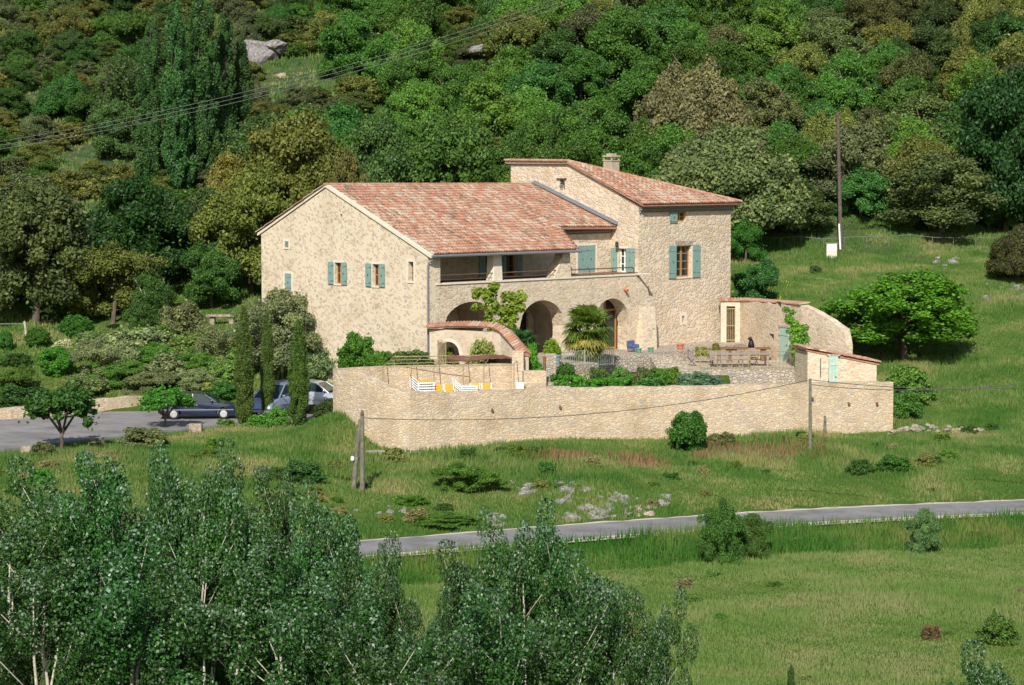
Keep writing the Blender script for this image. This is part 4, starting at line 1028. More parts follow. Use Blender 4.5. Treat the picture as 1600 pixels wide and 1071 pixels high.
# ------------------------------------------------------------------ vegetation
G = np.random.default_rng(11)
def leaf_quads(C, Nrm, size, rnd, aspect=.6, G=G):
    """one rhombus per centre C, facing roughly along Nrm"""
    n = len(C); a = G.normal(size=(n, 3)); a -= (a*Nrm).sum(1, keepdims=True)*Nrm; a /= np.linalg.norm(a, axis=1, keepdims=True)+1e-9
    b = np.cross(Nrm, a); s = size[:, None] if hasattr(size, '__len__') else size
    V = np.stack([C-a*s, C+b*s*aspect, C+a*s, C-b*s*aspect], 1).reshape(-1, 3)
    Fq = np.arange(4*n).reshape(n, 4); return V, Fq, rnd
def unit(n, G=G):
    v = G.normal(size=(n, 3)); return v/np.linalg.norm(v, axis=1, keepdims=True)
def clump_leaves(centres, radii, per, size, up=.35, tilt=.75, flat=.8, G=G, aspect=.6):
    Cs = []; Ns = []; R = []
    for c, r in zip(centres, radii):
        k = max(6, int(per*(r/np.mean(radii))**2)); u = unit(k, G); rad = r*(.3+.78*G.random(k)**.5)
        p = np.array(c)+u*rad[:, None]*np.array([1, 1, flat]); nn = u+unit(k, G)*tilt+np.array([0, 0, up]); nn /= np.linalg.norm(nn, axis=1, keepdims=True)
        Cs.append(p); Ns.append(nn); R.append(np.clip(G.normal(.45, .2, k)+G.normal(0, .13), 0, 1))
    C = np.concatenate(Cs); Nn = np.concatenate(Ns); R = np.concatenate(R)
    return leaf_quads(C, Nn, size*(.7+.6*G.random(len(C))), R, aspect, G)
def crown_mesh(name, kind, seed, leaf=.045, n=70, per=170, mat='leaf', tilt=.9):
    """crowns of unit radius standing on z=0"""
    g = np.random.default_rng(seed); cs = []; rs = []
    lobes = []
    if kind in ('oak', 'loose'):
        nl = 9 if kind == 'oak' else 7
        for i in range(nl):
            a = 2*math.pi*i/nl*2.4+g.random(); rr = g.uniform(.15, .62); lobes.append((rr*math.cos(a), rr*math.sin(a), g.uniform(.45, 1.2), g.uniform(.28, .55)))
        lobes.append((g.uniform(-.15, .15), g.uniform(-.15, .15), 1.35, .4))
        for i in range(n):
            lx, ly, lz, lr = lobes[i % len(lobes)]; u = unit(1, g)[0]; u[2] = abs(u[2])*.9-.25
            p = np.array([lx, ly, lz])+u*lr*np.array([1, 1, .85]); cs.append(p); rs.append(g.uniform(.1, .2) if kind == 'oak' else g.uniform(.09, .24))
        for i in range(n//4): a = g.random()*7; r_ = g.uniform(.4, .85); cs.append((r_*math.cos(a), r_*math.sin(a), g.uniform(.12, .5))); rs.append(g.uniform(.14, .24))
    elif kind == 'dome':       # wide evergreen dome
        for i in range(n):
            u = unit(1, g)[0]; u[2] = abs(u[2]); r_ = g.uniform(.8, 1.0); cs.append((u[0]*r_*.95, u[1]*r_*.95, .08+u[2]*r_*(1.0+.12*math.sin(5*u[0]+seed)))); rs.append(g.uniform(.1, .2))
        for i in range(n//3): a = g.random()*7; r_ = g.uniform(.1, .7); cs.append((r_*math.cos(a), r_*math.sin(a), g.uniform(.2, .8))); rs.append(.2)
    elif kind == 'ball':
        for i in range(n):
            u = unit(1, g)[0]; q_ = .8+.12*math.sin(3.1*u[0]+1)*math.cos(2.7*u[2]+seed)+.06*g.normal(); cs.append((u[0]*q_, u[1]*q_, .84+u[2]*q_)); rs.append(g.uniform(.11, .22))
    elif kind == 'shrub':
        for i in range(n):
            u = unit(1, g)[0]; r_ = g.uniform(.55, .92); q_ = 1+.16*math.sin(3*u[0]+seed)*math.cos(4*u[1]); cs.append((u[0]*r_*q_, u[1]*r_*q_, .1+abs(u[2])*r_*1.45*q_*g.uniform(.8, 1.1))); rs.append(g.uniform(.12, .24))
    elif kind == 'column':     # narrow upright, height 8 x radius
        for i in range(n):
            h = g.random(); w = min(1, 1.25*math.sin(math.pi*min(1, h*.93+.07))**.7)*(1-.35*h)*(1+.12*math.sin(h*17+seed)); a = g.random()*7; r_ = g.uniform(.3, .72)*w
            cs.append((r_*math.cos(a), r_*math.sin(a), h*7.6+.2)); rs.append(g.uniform(.16, .32)*max(.5, w))
    elif kind == 'plume':      # tall poplar made of several upright plumes
        pl = [(g.uniform(.1, .6)*math.cos(j*1.26), g.uniform(.1, .6)*math.sin(j*1.26), g.uniform(.62, 1.0)) for j in range(6)]+[(0, 0, 1.0)]
        for i in range(n):
            bx, by, bh = pl[i % 7]; h = g.random(); w = .42*min(1, 1.3*math.sin(math.pi*min(1, h*.9+.1))**.7); a = g.random()*7
            cs.append((bx*(1-.3*h)+w*.7*math.cos(a), by*(1-.3*h)+w*.7*math.sin(a), h*7.6*bh+.2)); rs.append(g.uniform(.1, .24))
    elif kind == 'umbrella':   # flat spreading crown on bare limbs
        for i in range(n):
            a = g.random()*7; r_ = math.sqrt(g.random())*.9; cs.append((r_*math.cos(a), r_*math.sin(a), .25+.55*(1-r_**2)*g.uniform(.3, 1.2)+.12*g.normal())); rs.append(g.uniform(.07, .17))
    V, Fq, R = clump_leaves(cs, rs, per, leaf, flat=2.3 if kind in ('column', 'plume') else .85, up=.3, G=g, tilt=tilt)
    k = int(len(Fq)*.12); ci = g.integers(0, len(cs), k); sg = .11
    P_ = np.array(cs)[ci]+g.normal(size=(k, 3))*sg*(.5 if kind in ('ball', 'dome') else 1)*np.array([1, 1, 2 if kind == 'column' else 1])
    V2, F2, R2 = leaf_quads(P_, unit(k, g), leaf*(.8+.7*g.random(k)), np.clip(g.normal(.5, .22, k), 0, 1), .6, g)
    F2 = F2+len(V); V = np.concatenate([V, V2]); Fq = np.concatenate([Fq, F2]); R = np.concatenate([R, R2])
    if kind not in ('umbrella',): V[:, 2] = np.maximum(V[:, 2], -.05)
    return np_mesh(name, V, Fq, M[mat], {'rnd': R}, meshonly=True)
MESH = {}
for k, (kind, seed, leaf, n, per) in {
    'oak1': ('oak', 1, .027, 120, 320), 'oak2': ('oak', 2, .027, 120, 320), 'oak3': ('oak', 3, .028, 110, 320), 'oak4': ('oak', 4, .027, 130, 310),
    'loose1': ('loose', 5, .027, 90, 380), 'loose2': ('loose', 6, .027, 84, 380), 'dome1': ('dome', 7, .023, 170, 360), 'dome2': ('dome', 8, .023, 160, 360),
    'plume1': ('plume', 17, .055, 150, 330), 'plume2': ('plume', 18, .055, 150, 330),
    'ball1': ('ball', 9, .05, 200, 70), 'shrub1': ('shrub', 10, .055, 120, 90), 'shrub2': ('shrub', 11, .052, 130, 90), 'shrub3': ('shrub', 12, .065, 90, 70),
    'col1': ('column', 13, .06, 260, 260), 'col2': ('column', 14, .06, 260, 260), 'umb1': ('umbrella', 15, .05, 60, 130), 'umb2': ('umbrella', 16, .05, 70, 150)}.items():
    MESH[k] = crown_mesh('crown', kind, seed, leaf, n, per)
def trunk_mesh(seed, h=1.0, r=.05, limbs=5, spread=.5, mat='bark'):
    g = random.Random(seed); mb = MB(); top = Vector((g.uniform(-.06, .06), g.uniform(-.06, .06), h*.55))
    mb.tube([(0, 0, -.15), (0, 0, .02), (top.x*.5, top.y*.5, h*.3), top], [r*1.6, r*1.15, r*.95, r*.8], 7)
    for i in range(limbs):
        a = 2*math.pi*i/limbs+g.uniform(-.4, .4); s_ = spread*g.uniform(.6, 1.1)
        e = top+Vector((math.cos(a)*s_, math.sin(a)*s_, h*g.uniform(.35, .75))); m_ = top.lerp(e, .5)+Vector((0, 0, .06))
        mb.tube([top-Vector((0, 0, .05)), m_, e], [r*.6, r*.38, r*.15], 5)
    return mb.mesh('trunk', M[mat], True)
TR = {'t1': trunk_mesh(1), 't2': trunk_mesh(2, limbs=6, spread=.6), 'tall': trunk_mesh(3, 3.0, .05, 5, .3), 'pale': trunk_mesh(4, 1.1, .03, 6, .5, 'pale_bark'), 'umb': trunk_mesh(5, .5, .045, 7, .75)}
def plant(name, mesh, x, y, z, rad, hgt, col, label, cat, trunk=None, group=None, lift=0, rz=None, tcol=None):
    """hgt: height of the crown; crown meshes are about 1.6 high (column 8) for radius 1"""
    rz = rng.uniform(0, 6.28) if rz is None else rz
    t = empty(name, (x, y, z), rz, label, cat, group)
    base = 8.0 if mesh.startswith(('col', 'plume')) else (.85 if mesh.startswith('umb') else (1.15 if mesh.startswith('dome') else 1.65))
    c = bpy.data.objects.new('crown' if trunk else 'foliage', MESH[mesh]); COL.objects.link(c); c.parent = t; c.location = (0, 0, lift)
    c.scale = (rad, rad, hgt/base); c.color = (*col, 1)
    if trunk:
        k = bpy.data.objects.new('trunk', TR[trunk]); COL.objects.link(k); k.parent = t
        hh = lift+hgt*(.75 if trunk != 'umb' else .38); k.scale = (rad, rad, hh/{'t1': 1.1, 't2': 1.1, 'tall': 3, 'pale': 1.1, 'umb': .5}[trunk])
    return t
# colours (linear)
DG = (.034, .08, .018); MG = (.055, .125, .022); BG = (.08, .17, .028); OG = (.115, .135, .035); GO = (.17, .145, .032); GR = (.085, .105, .05); BR_ = (.095, .115, .045); OL = (.12, .15, .085); YG = (.12, .19, .035); BRt = (.075, .21, .015)
def pt(name, mesh, px, py, w, h, d, col, label, cat='tree', trunk='t1', z=None, lift=None, **k):
    """plant whose base is seen at (px, py), w and h in photo pixels at depth d"""
    if z is None and d < 156:              # slide along the line of sight until the base stands on the ground
        lo, hi = max(d-9, 60), d+9; f = lambda q: pix(wx(px, q), q, gz(wx(px, q), q))[1]-py
        best = min(np.arange(lo, hi, .5), key=lambda q: abs(f(q))+.25*abs(q-d)); d = float(best)
    x = wx(px, d); zz = gz(x, d) if z is None else z
    s_ = d/F; rad = w*s_/2; top = at(px, py-h, d).z; hgt = top-zz
    lf = hgt*.12 if (trunk and lift is None) else (lift or 0)
    return plant(name, mesh, x, d, zz-.05, rad, hgt-lf, col, label, cat, trunk, lift=lf, **k)

# --- named trees at the edge of the wood and round the house
pt('oak_tree', 'oak1', 55, 505, 235, 215, 152, (.07, .09, .032), 'broad olive-brown oak at the left edge, above the clipped bushes')
pt('oak_tree', 'oak2', 205, 470, 190, 190, 160, (.02, .07, .015), 'dark green oak between the brown oak and the house')
pt('oak_tree', 'loose1', 175, 505, 150, 125, 150, (.1, .125, .03), 'yellow-green bushy oak behind the round clipped bushes', 'tree', 't2')
pt('young_tree', 'loose2', 235, 525, 90, 95, 147, (.045, .11, .025), 'young green tree with a bare pale trunk above the olive shrubs', 'tree', 'pale')
pt('golden_oak', 'oak3', 392, 430, 180, 165, 160, (.115, .145, .032), 'large golden-green flowering oak left of the gable')
pt('golden_oak', 'oak4', 465, 340, 190, 160, 172, (.115, .14, .033), 'golden oak rising behind the left end of the ridge')
pt('golden_oak', 'oak1', 365, 330, 110, 90, 176, (.135, .12, .03), 'small amber oak beneath the tall poplars')
pt('oak_tree', 'loose1', 330, 480, 110, 100, 152, (.05, .115, .025), 'bright green tree touching the back corner of the gable', 'tree', 't2')
pt('oak_tree', 'oak2', 590, 300, 150, 110, 172, (.06, .12, .035), 'mid-green oak just behind the tiled ridge')
pt('oak_tree', 'oak4', 700, 300, 190, 120, 174, (.06, .14, .03), 'fresh green oak behind the middle of the ridge')
pt('oak_tree', 'oak3', 545, 330, 90, 90, 166, (.13, .135, .04), 'olive-gold oak behind the gable peak')
pt('holm_oak', 'dome1', 1130, 370, 270, 165, 178, (.115, .15, .06), 'wide silvery domed oak to the right of the tower roof', 'tree', 't2')
pt('holm_oak', 'dome2', 1080, 250, 190, 150, 196, (.13, .125, .065), 'brownish domed oak above the chimney', 'tree', 't2')
pt('oak_tree', 'oak1', 1330, 385, 150, 190, 184, (.1, .115, .055), 'grey-green oak behind the lone wooden pole')
pt('oak_tree', 'oak2', 1230, 395, 150, 120, 180, (.06, .095, .03), 'low dark olive oak left of the lone pole')
pt('oak_tree', 'loose2', 1470, 395, 210, 155, 180, (.075, .095, .035), 'shaggy olive green oak right of the lone pole', 'tree', 't2')
pt('oak_tree', 'oak4', 1570, 385, 190, 270, 182, (.02, .06, .015), 'very tall dark green oak at the right edge')
pt('oak_tree', 'oak3', 1440, 300, 170, 150, 192, (.09, .13, .04), 'yellow-green oak above the shaggy olive one')
pt('oak_tree', 'dome1', 1590, 440, 95, 85, 164, (.06, .07, .025), 'dark rounded oak bush on the meadow rim at the right', 'tree', 't1')
pt('young_tree', 'loose1', 1165, 395, 70, 60, 172, (.04, .13, .02), 'small bright tree just right of the tower', 'tree', 't1')
# tall poplars
for px, top, w, d, l in ((240, 20, 58, 190, 'leftmost tall dark poplar column'), (276, -15, 62, 187, 'tall poplar column second from the left'), (316, -25, 64, 189, 'middle tall poplar column, the highest'), (352, 5, 58, 193, 'tall poplar column second from the right'), (380, 60, 50, 196, 'rightmost and most shaded tall poplar column')):
    x = wx(px, d); z = gz(x, d); rad = w*d/F/2; tp = at(px, top, d).z
    plant('poplar_tree', 'plume1' if rng.random() < .5 else 'plume2', x, d, z, rad*1.0, tp-z-.5, (.04, .1, .03), l+' on the hillside', 'poplar', 'tall', 'tall dark poplars on the left hillside', lift=.5)

# --- the wood on the hillside
CLEAR = [(378, 440, 50, 105, 226), (45, 105, 145, 200, 208), (0, 215, 236, 256, 196), (440, 500, 108, 140, 222), (535, 556, 95, 112, 220), (738, 758, 62, 82, 230)]
placed = []
def colour_at(px, py):
    n = _noise2(px*.045+3, py*.06); q = rng.random()
    if px > 1250 and py < 130: pal = [DG, MG, (.05, .08, .025), (.075, .085, .03), OG]
    elif 480 < px < 1250 and py > 60: pal = [MG, BG, MG, (.05, .13, .03), BR_ if px > 1000 else MG, MG, BG]
    elif px <= 480: pal = [DG, MG, (.055, .1, .03), MG, DG, GR, (.04, .1, .022)]
    else: pal = [MG, BG, (.05, .12, .03), OG, MG, GR]
    if n > .55: pal = [OG, GR, (.09, .125, .045)]
    return pal[int(q*len(pal)) % len(pal)]
KIND = {'dark': ('dark green oak in the dense hillside wood', 'dark green oaks in the hillside wood'), 'green': ('fresh green oak in the dense hillside wood', 'fresh green oaks in the hillside wood'),
        'olive': ('olive or brownish oak in the dense hillside wood', 'olive and brownish oaks in the hillside wood')}
cnt = 0
d = 160.0
while d < 268:
    x = -.235*d-4; step = 4.3+(d-160)*.012
    while x < .235*d+4:
        xx = x+rng.uniform(-1.7, 1.7); dd = d+rng.uniform(-1.7, 1.7); x += step
        px0, _ = pix(xx, dd, 5)
        lim = 162 if px0 < 330 else (172 if px0 < 500 else 181)
        if dd < lim: continue
        z = gz(xx, dd); px_, pb = pix(xx, dd, z)
        rad = rng.uniform(2.3, 3.7); h = rad*rng.uniform(1.45, 1.95)
        if px_ < 520 and pb < 200: rad *= .74; h *= .62
        pw = rad*F/dd; ptop = pb-h*1.2*F/dd
        if ptop > 430 or pb < -60: continue
        if 500 < px_ < 800 and ptop > 285: continue
        if 800 < px_ < 1140 and ptop > 315: continue
        if any(px_+pw*.8 > a and px_-pw*.8 < b and pb > c0_ and ptop < c1_ and dd < dz for a, b, c0_, c1_, dz in CLEAR): continue
        if px_ < 500 and pb < 170 and rng.random() < .06: continue
        if 215 < px_ < 400 and dd < 198 and ptop < 240: continue
        if any((xx-a)**2+(dd-b)**2 < 9 for a, b in placed): continue
        placed.append((xx, dd))
        col = colour_at(px_, (pb+ptop)/2)
        k = 'dark' if col[1] < .08 else ('olive' if col[0] > .07 else 'green')
        f = rng.uniform(.82, 1.2); col = tuple(c*f for c in col)
        mk = rng.choice(['oak1', 'oak2', 'oak3', 'oak4', 'loose1', 'loose2', 'dome2'])
        plant('oak_tree', mk, xx, dd, z-.2, rad, h, col, KIND[k][0], 'tree', 't1' if rng.random() < .6 else 't2', KIND[k][1], lift=h*.06)
        cnt += 1
    d += 4.1+(d-160)*.01
print('wood trees', cnt)
# low undergrowth filling between the trunks: countable shrubs on the upper left scrub
SH = 0
for i in range(1500):
    xx = rng.uniform(-58, 30); dd = rng.uniform(182, 262); z = gz(xx, dd); px_, pb = pix(xx, dd, z)
    if px_ > 780 or px_ < -30 or pb > 330 or pb < -25: continue
    if any(a-4 < px_ < b+4 and c0_-2 < pb < c1_+6 for a, b, c0_, c1_, dz in CLEAR): continue
    if any((xx-a)**2+(dd-b)**2 < 3.4 for a, b in placed): continue
    placed.append((xx, dd)); SH += 1
    r_ = rng.uniform(1.2, 2.4); plant('scrub_bush', rng.choice(['shrub1', 'shrub2', 'loose2', 'oak3']), xx, dd, z-.1, r_, r_*rng.uniform(.9, 1.3), rng.choice([OG, MG, GR, (.07, .1, .03), (.13, .14, .04)]),
          'low scrub bush between the small oaks on the upper left hillside', 'bush', None, 'scrub bushes on the upper left hillside')
    if SH > 230: break

# --- garden plants left of the house
pt('clipped_bush', 'ball1', 118, 528, 54, 34, 144, (.04, .13, .02), 'large dark green clipped dome bush behind the white-flowering shrub', 'bush', None)
pt('clipped_bush', 'ball1', 57, 542, 40, 29, 142, (.045, .135, .022), 'small round clipped bush left of the large dome bush', 'bush', None)
pt('clipped_bush', 'ball1', 6, 548, 26, 30, 141, (.045, .13, .022), 'clipped bush cut by the left edge of the photo', 'bush', None)
pt('clipped_bush', 'ball1', 84, 588, 54, 44, 136, (.06, .17, .02), 'bright clipped round bush below the white-flowering shrub', 'bush', None)
pt('low_shrub', 'shrub1', 25, 570, 50, 22, 138, (.04, .1, .02), 'low dark shrub on the dry slope at the left edge', 'bush', None)
pt('flowering_shrub', 'shrub3', 97, 545, 34, 18, 140, (.42, .44, .3), 'white-flowering shrub between the clipped bushes', 'bush', None)
pt('low_shrub', 'loose1', 90, 500, 60, 30, 147, (.06, .1, .03), 'olive brown shrub behind the small clipped bush', 'bush', None)
for i, (px, py, w, h, d, l) in enumerate([(285, 525, 85, 62, 146, 'grey olive shrub nearest the stone table'), (215, 560, 120, 62, 141, 'broad grey-green olive shrub below the young pale-trunked tree'), (165, 590, 110, 56, 138, 'grey olive shrub right of the bright clipped bush'),
        (330, 570, 95, 62, 140, 'olive shrub left of the first cypress'), (270, 590, 100, 48, 137.5, 'olive shrub above the roof of the blue car'), (145, 560, 60, 38, 141.5, 'small grey shrub behind the bright clipped bush'), (230, 618, 100, 42, 135.6, 'brownish olive shrub just above the low curb wall'), (305, 610, 70, 34, 135.4, 'low silver shrub right behind the blue car')]):
    pt('olive_shrub', ['shrub1', 'shrub2', 'loose1', 'loose2'][i % 4], px, py, w, h, d, (.17, .21, .105) if i % 3 else (.14, .17, .08), l, 'bush', None)
pt('low_shrub', 'shrub2', 255, 628, 70, 26, 134.9, (.09, .19, .03), 'fresh green shrub behind the boot of the blue car', 'bush', None)
pt('low_shrub', 'shrub3', 325, 612, 60, 24, 134.8, (.2, .24, .06), 'yellow-green shrub behind the roof of the blue car', 'bush', None)
pt('low_shrub', 'shrub1', 40, 648, 120, 52, 131.5, (.03, .08, .02), 'dark leafy hedge shrub behind the low curb wall at the left', 'bush', None)
pt('low_shrub', 'shrub3', 60, 652, 40, 20, 130.2, (.17, .21, .05), 'yellowish shrub just behind the low curb wall', 'bush', None)
pt('low_shrub', 'shrub1', 350, 620, 60, 28, 134.6, (.05, .14, .03), 'green shrub between the blue car bonnet and the first cypress', 'bush', None)
pt('olive_tree', 'loose2', 440, 580, 145, 125, 136.3, (.15, .19, .1), 'silvery olive tree behind the cypresses, in front of the gable', 'tree', 'pale')
pt('olive_tree', 'loose1', 400, 560, 70, 90, 139.5, (.11, .14, .07), 'narrow olive tree at the back corner of the gable', 'tree', 't1')
pt('olive_shrub', 'shrub2', 510, 590, 70, 62, 132.5, (.12, .17, .08), 'grey-green shrub just right of the third cypress', 'bush', None)
pt('flowering_shrub', 'shrub3', 528, 578, 30, 46, 130.5, (.33, .38, .26), 'white-flowering shrub against the foot of the gable', 'bush', None)
pt('laurel_bush', 'shrub1', 557, 575, 62, 64, 128.6, (.055, .16, .02), 'tall bright green laurel bush behind the wall corner', 'bush', None, z=.1)
pt('laurel_bush', 'shrub2', 592, 575, 44, 34, 127.9, (.08, .19, .025), 'low bright bush right of the laurel', 'bush', None, z=.15)
pt('laurel_bush', 'shrub2', 640, 574, 72, 36, 127.4, (.08, .14, .04), 'soft green shrub in front of the downpipe', 'bush', None, z=.15)
pt('climbing_shrub', 'shrub3', 752, 572, 46, 52, 127.2, (.2, .22, .07), 'yellow-green climber beside the arched gateway', 'bush', None, z=.15)
pt('garden_shrub', 'shrub1', 702, 572, 24, 34, 129.9, (.12, .15, .03), 'greenery seen through the arched gateway', 'bush', None, z=.1)
# cypresses
for px, py, top, w, d, l in ((380, 664, 480, 38, 125.6, 'leftmost of the three dark cypress columns'), (416, 660, 490, 29, 128.2, 'thin middle cypress between the parked cars'), (465, 664, 502, 43, 124.6, 'thickest cypress column, right of the other two')):
    x = wx(px, d); z = gz(x, d) if d < 126 else -2.7; z = at(px, py, d).z if abs(z-at(px, py, d).z) < 1.2 else z; r_ = w*d/F/2
    plant('cypress_tree', 'col1' if px != 416 else 'col2', x, d, z, r_, at(px, top, d).z-z, (.06, .105, .022), l, 'cypress', 'tall', lift=.0)
# small spreading mulberries at the drive
pt('mulberry_tree', 'umb1', 92, 708, 120, 100, 116, (.035, .1, .02), 'small spreading tree at the near edge of the drive', 'tree', 'umb', lift=1.5)
pt('mulberry_tree', 'umb2', 255, 672, 88, 62, 122.8, (.05, .15, .02), 'flat-topped young tree hiding the boot of the blue car', 'tree', 'umb', lift=1.05)
pt('drive_shrub', 'shrub2', 222, 700, 76, 42, 117.5, (.13, .16, .07), 'grey-green rounded shrub between the drive trees', 'bush', None)
pt('drive_shrub', 'shrub2', 63, 714, 40, 30, 113.8, (.11, .14, .055), 'small rounded shrub by the white stone at the drive', 'bush', None)
pt('dark_bush', 'shrub1', 513, 664, 56, 48, 122.2, (.045, .07, .025), 'dark bush in the angle of the retaining wall', 'bush', None, z=at(513, 662, 122.2).z)
for k, (px, py, w, h, d) in enumerate([(405, 668, 50, 26, 125.0), (430, 664, 40, 34, 124.8), (493, 668, 40, 20, 121.6), (350, 668, 34, 16, 125.2), (540, 655, 40, 22, 120.6)]):
    pt('ground_ivy', 'shrub3', px, py, w, h, d, (.08, .19, .03), ['leafy weeds between the first two cypresses', 'leafy weeds at the foot of the middle cypress', 'leafy weeds right of the thick cypress', 'weeds by the front wheel of the blue car', 'bright weeds at the left end of the retaining wall'][k], 'weeds', None, z=at(px, py, d).z)
# yard plants
M['palm_leaf'] = M['leaf']
def fan_palm(name, x, y, z, hgt, R, label, col, old, seed, nf=44):
    t = empty(name, (x, y, z), 0, label, 'palm'); g = np.random.default_rng(seed)
    MB().tube([(0, 0, -.1), (0, 0, hgt*.5), (.02, 0, hgt*.62)], [.13, .12, .1], 9).build('trunk', M['bark'], t)
    top = np.array([0, 0, hgt*.62])
    for nm, lo, hi, cnt_, c, zo in (('fronds', -.45, 1.4, nf, col, 0), ('old_fronds', -1.3, -.35, nf*2//3, old, -.12)):
        VV = []; FF = []; RR = []; k = 0
        for i in range(cnt_):
            el_ = g.uniform(lo, hi); az = g.uniform(0, 6.283); pl = R*g.uniform(.3, .68)
            dr = np.array([math.cos(az)*math.cos(el_), math.sin(az)*math.cos(el_), math.sin(el_)])
            base = top+np.array([0, 0, zo])+dr*pl+np.array([0, 0, -.05]); side = np.cross(dr, [0, 0, 1]); side /= np.linalg.norm(side)+1e-6; upv = np.cross(side, dr)
            s0 = top+np.array([0, 0, zo]); w_ = .018
            VV += [s0-side*w_, s0+side*w_, base+side*w_, base-side*w_]; FF.append([k, k+1, k+2, k+3]); RR.append(.4); k += 4
            for j in range(15):
                an = (j-7)/7*1.75; l_ = R*g.uniform(.42, .55); dv_ = dr*math.cos(an)+side*math.sin(an); tip = base+dv_*l_+np.array([0, 0, -.16*R*g.uniform(.4, 1.3)]); mid = base+dv_*l_*.55
                pw = np.cross(dv_, upv)*R*.034
                VV += [base, mid+pw, tip, mid-pw]; FF.append([k, k+1, k+2, k+3]); RR.append(float(np.clip(g.normal(.5, .2), 0, 1))); k += 4
        o_ = np_mesh(nm, np.array(VV), np.array(FF), M['leaf'], {'rnd': np.array(RR)}, parent=t); o_.color = (*c, 1)
    return t
q = at(918, 560, 134.2); fan_palm('fan_palm', q.x, q.y, -.1, 3.1, 1.6, 'tall fan palm with yellowed lower fronds before the right arch', (.1, .18, .035), (.2, .2, .055), 3, 85)
q = at(813, 560, 129.5); fan_palm('fan_palm', q.x, q.y, -.1, 2.1, 1.15, 'low dark fan palm in front of the middle arch', (.05, .11, .04), (.09, .15, .05), 4, 40)
# climbing plant with pale bare stems on the arcade
t = empty('fig_climber', tuple(at(778, 570, 130.4)), 0, 'bright leafy fig on pale bare stems between the left and middle arches', 'shrub')
t.location.z = 0
g = np.random.default_rng(21); mb = MB(); cs = []; rs = []
for i in range(9):
    a = g.uniform(-1, 1); e = Vector((a*1.35, g.uniform(-.3, .3), g.uniform(3.0, 4.5)-abs(a)*.5)); m_ = Vector((a*.5, 0, 2.2)); mb.tube([(0, 0, -.1), (a*.12, 0, 1.1), m_, e], [.05, .04, .03, .012], 5); cs.append(tuple(e)); rs.append(.32); cs.append(tuple(m_.lerp(e, .55))); rs.append(.22)
for i in range(26): cs.append((g.uniform(-.55, 1.15), g.uniform(-.3, .2), g.uniform(1.5, 3.2))); rs.append(g.uniform(.2, .34))
for i in range(14): cs.append((g.uniform(-1.3, 1.3), g.uniform(-.2, .2), g.uniform(3.2, 4.4))); rs.append(g.uniform(.13, .26))
mb.build('stems', M['pale_bark'], t)
V_, F_, R_ = clump_leaves(cs, rs, 110, .085, G=g, aspect=.75); o = np_mesh('leaves', V_, F_, M['leaf'], {'rnd': R_}, parent=t); o.color = (.16, .26, .03, 1)
pt('garden_shrub', 'shrub1', 828, 588, 36, 62, 126.8, (.07, .2, .02), 'upright bright green shrub at the top of the garden steps', 'bush', None, z=-.9)
pt('potted_plant', 'shrub3', 864, 546, 28, 22, 131.6, (.16, .3, .03), 'bright lime plant growing out of the blue-grey jar', 'plant', None, z=.5)
# clipped hedge and bed plants behind the long wall
he = [at(862, 602, 126.4), at(900, 603, 126.2), at(940, 602, 126.6), at(985, 601, 127.3)]
cs = []; rs = []
for i in range(90):
    f = g.random()*3; k = int(f); p = he[k].lerp(he[min(k+1, 3)], f-k); cs.append((p.x, p.y+g.uniform(-.25, .5), -.85+g.random()*.62*(1-.2*f/3))); rs.append(.2)
V_, F_, R_ = clump_leaves(cs, rs, 130, .05, G=g); o = np_mesh('hedge', V_, F_, M['leaf'], {'rnd': R_}); o.color = (.06, .19, .02, 1); tag(o, 'low bright green clipped hedge behind the long wall', 'hedge')
BED = [(885, 588, 44, 22, 129.5, (.05, .14, .025), 'green cushion shrub behind the clipped hedge', 'shrub1'), (935, 588, 46, 18, 130.5, (.09, .16, .05), 'soft mound shrub below the railing of the palm', 'shrub2'), (968, 592, 34, 22, 129.2, (.09, .22, .05), 'iris-like tuft in the garden bed, right of the hedge', 'shrub3'),
       (1005, 590, 30, 18, 130.5, (.1, .13, .05), 'dull mauve-green shrub in the garden bed', 'shrub1'), (1030, 596, 40, 26, 129.5, (.08, .19, .03), 'fresh green mound in the middle of the garden bed', 'shrub2'), (1052, 592, 34, 20, 130.5, (.11, .22, .03), 'yellow-flecked green shrub below the stone steps', 'shrub1'),
       (1085, 600, 60, 22, 129.0, (.12, .22, .14), 'blue-green lavender mound near the right end of the bed', 'shrub2'), (1118, 601, 34, 14, 129.2, (.09, .16, .12), 'small blue-green tuft ending the garden bed', 'shrub3'), (1015, 602, 50, 12, 128.2, (.07, .17, .04), 'low front edging plant in the middle of the garden bed', 'shrub3'),
       (912, 592, 30, 14, 129.2, (.3, .27, .2), 'pale grey cushion plant behind the hedge', 'shrub3')]
for px, py, w, h, d, c, l, mk in BED: pt('bed_plant', mk, px, py, w, h+4, d, c, l, 'plant', None, z=-1.03)
for px, py, w, h, d, l in ((1098, 556, 26, 18, 140.5, 'yellow-green trough plant on the left of the brown counter'), (1145, 552, 20, 12, 142, 'small plant on the brown counter beside the black figure'), (1120, 548, 14, 16, 141.5, 'little leafy twig plant between steps and counter')):
    pt('trough_plant', 'shrub3', px, py, w, h, d, (.2, .22, .06), l, 'plant', None, z=at(px, py, d).z)
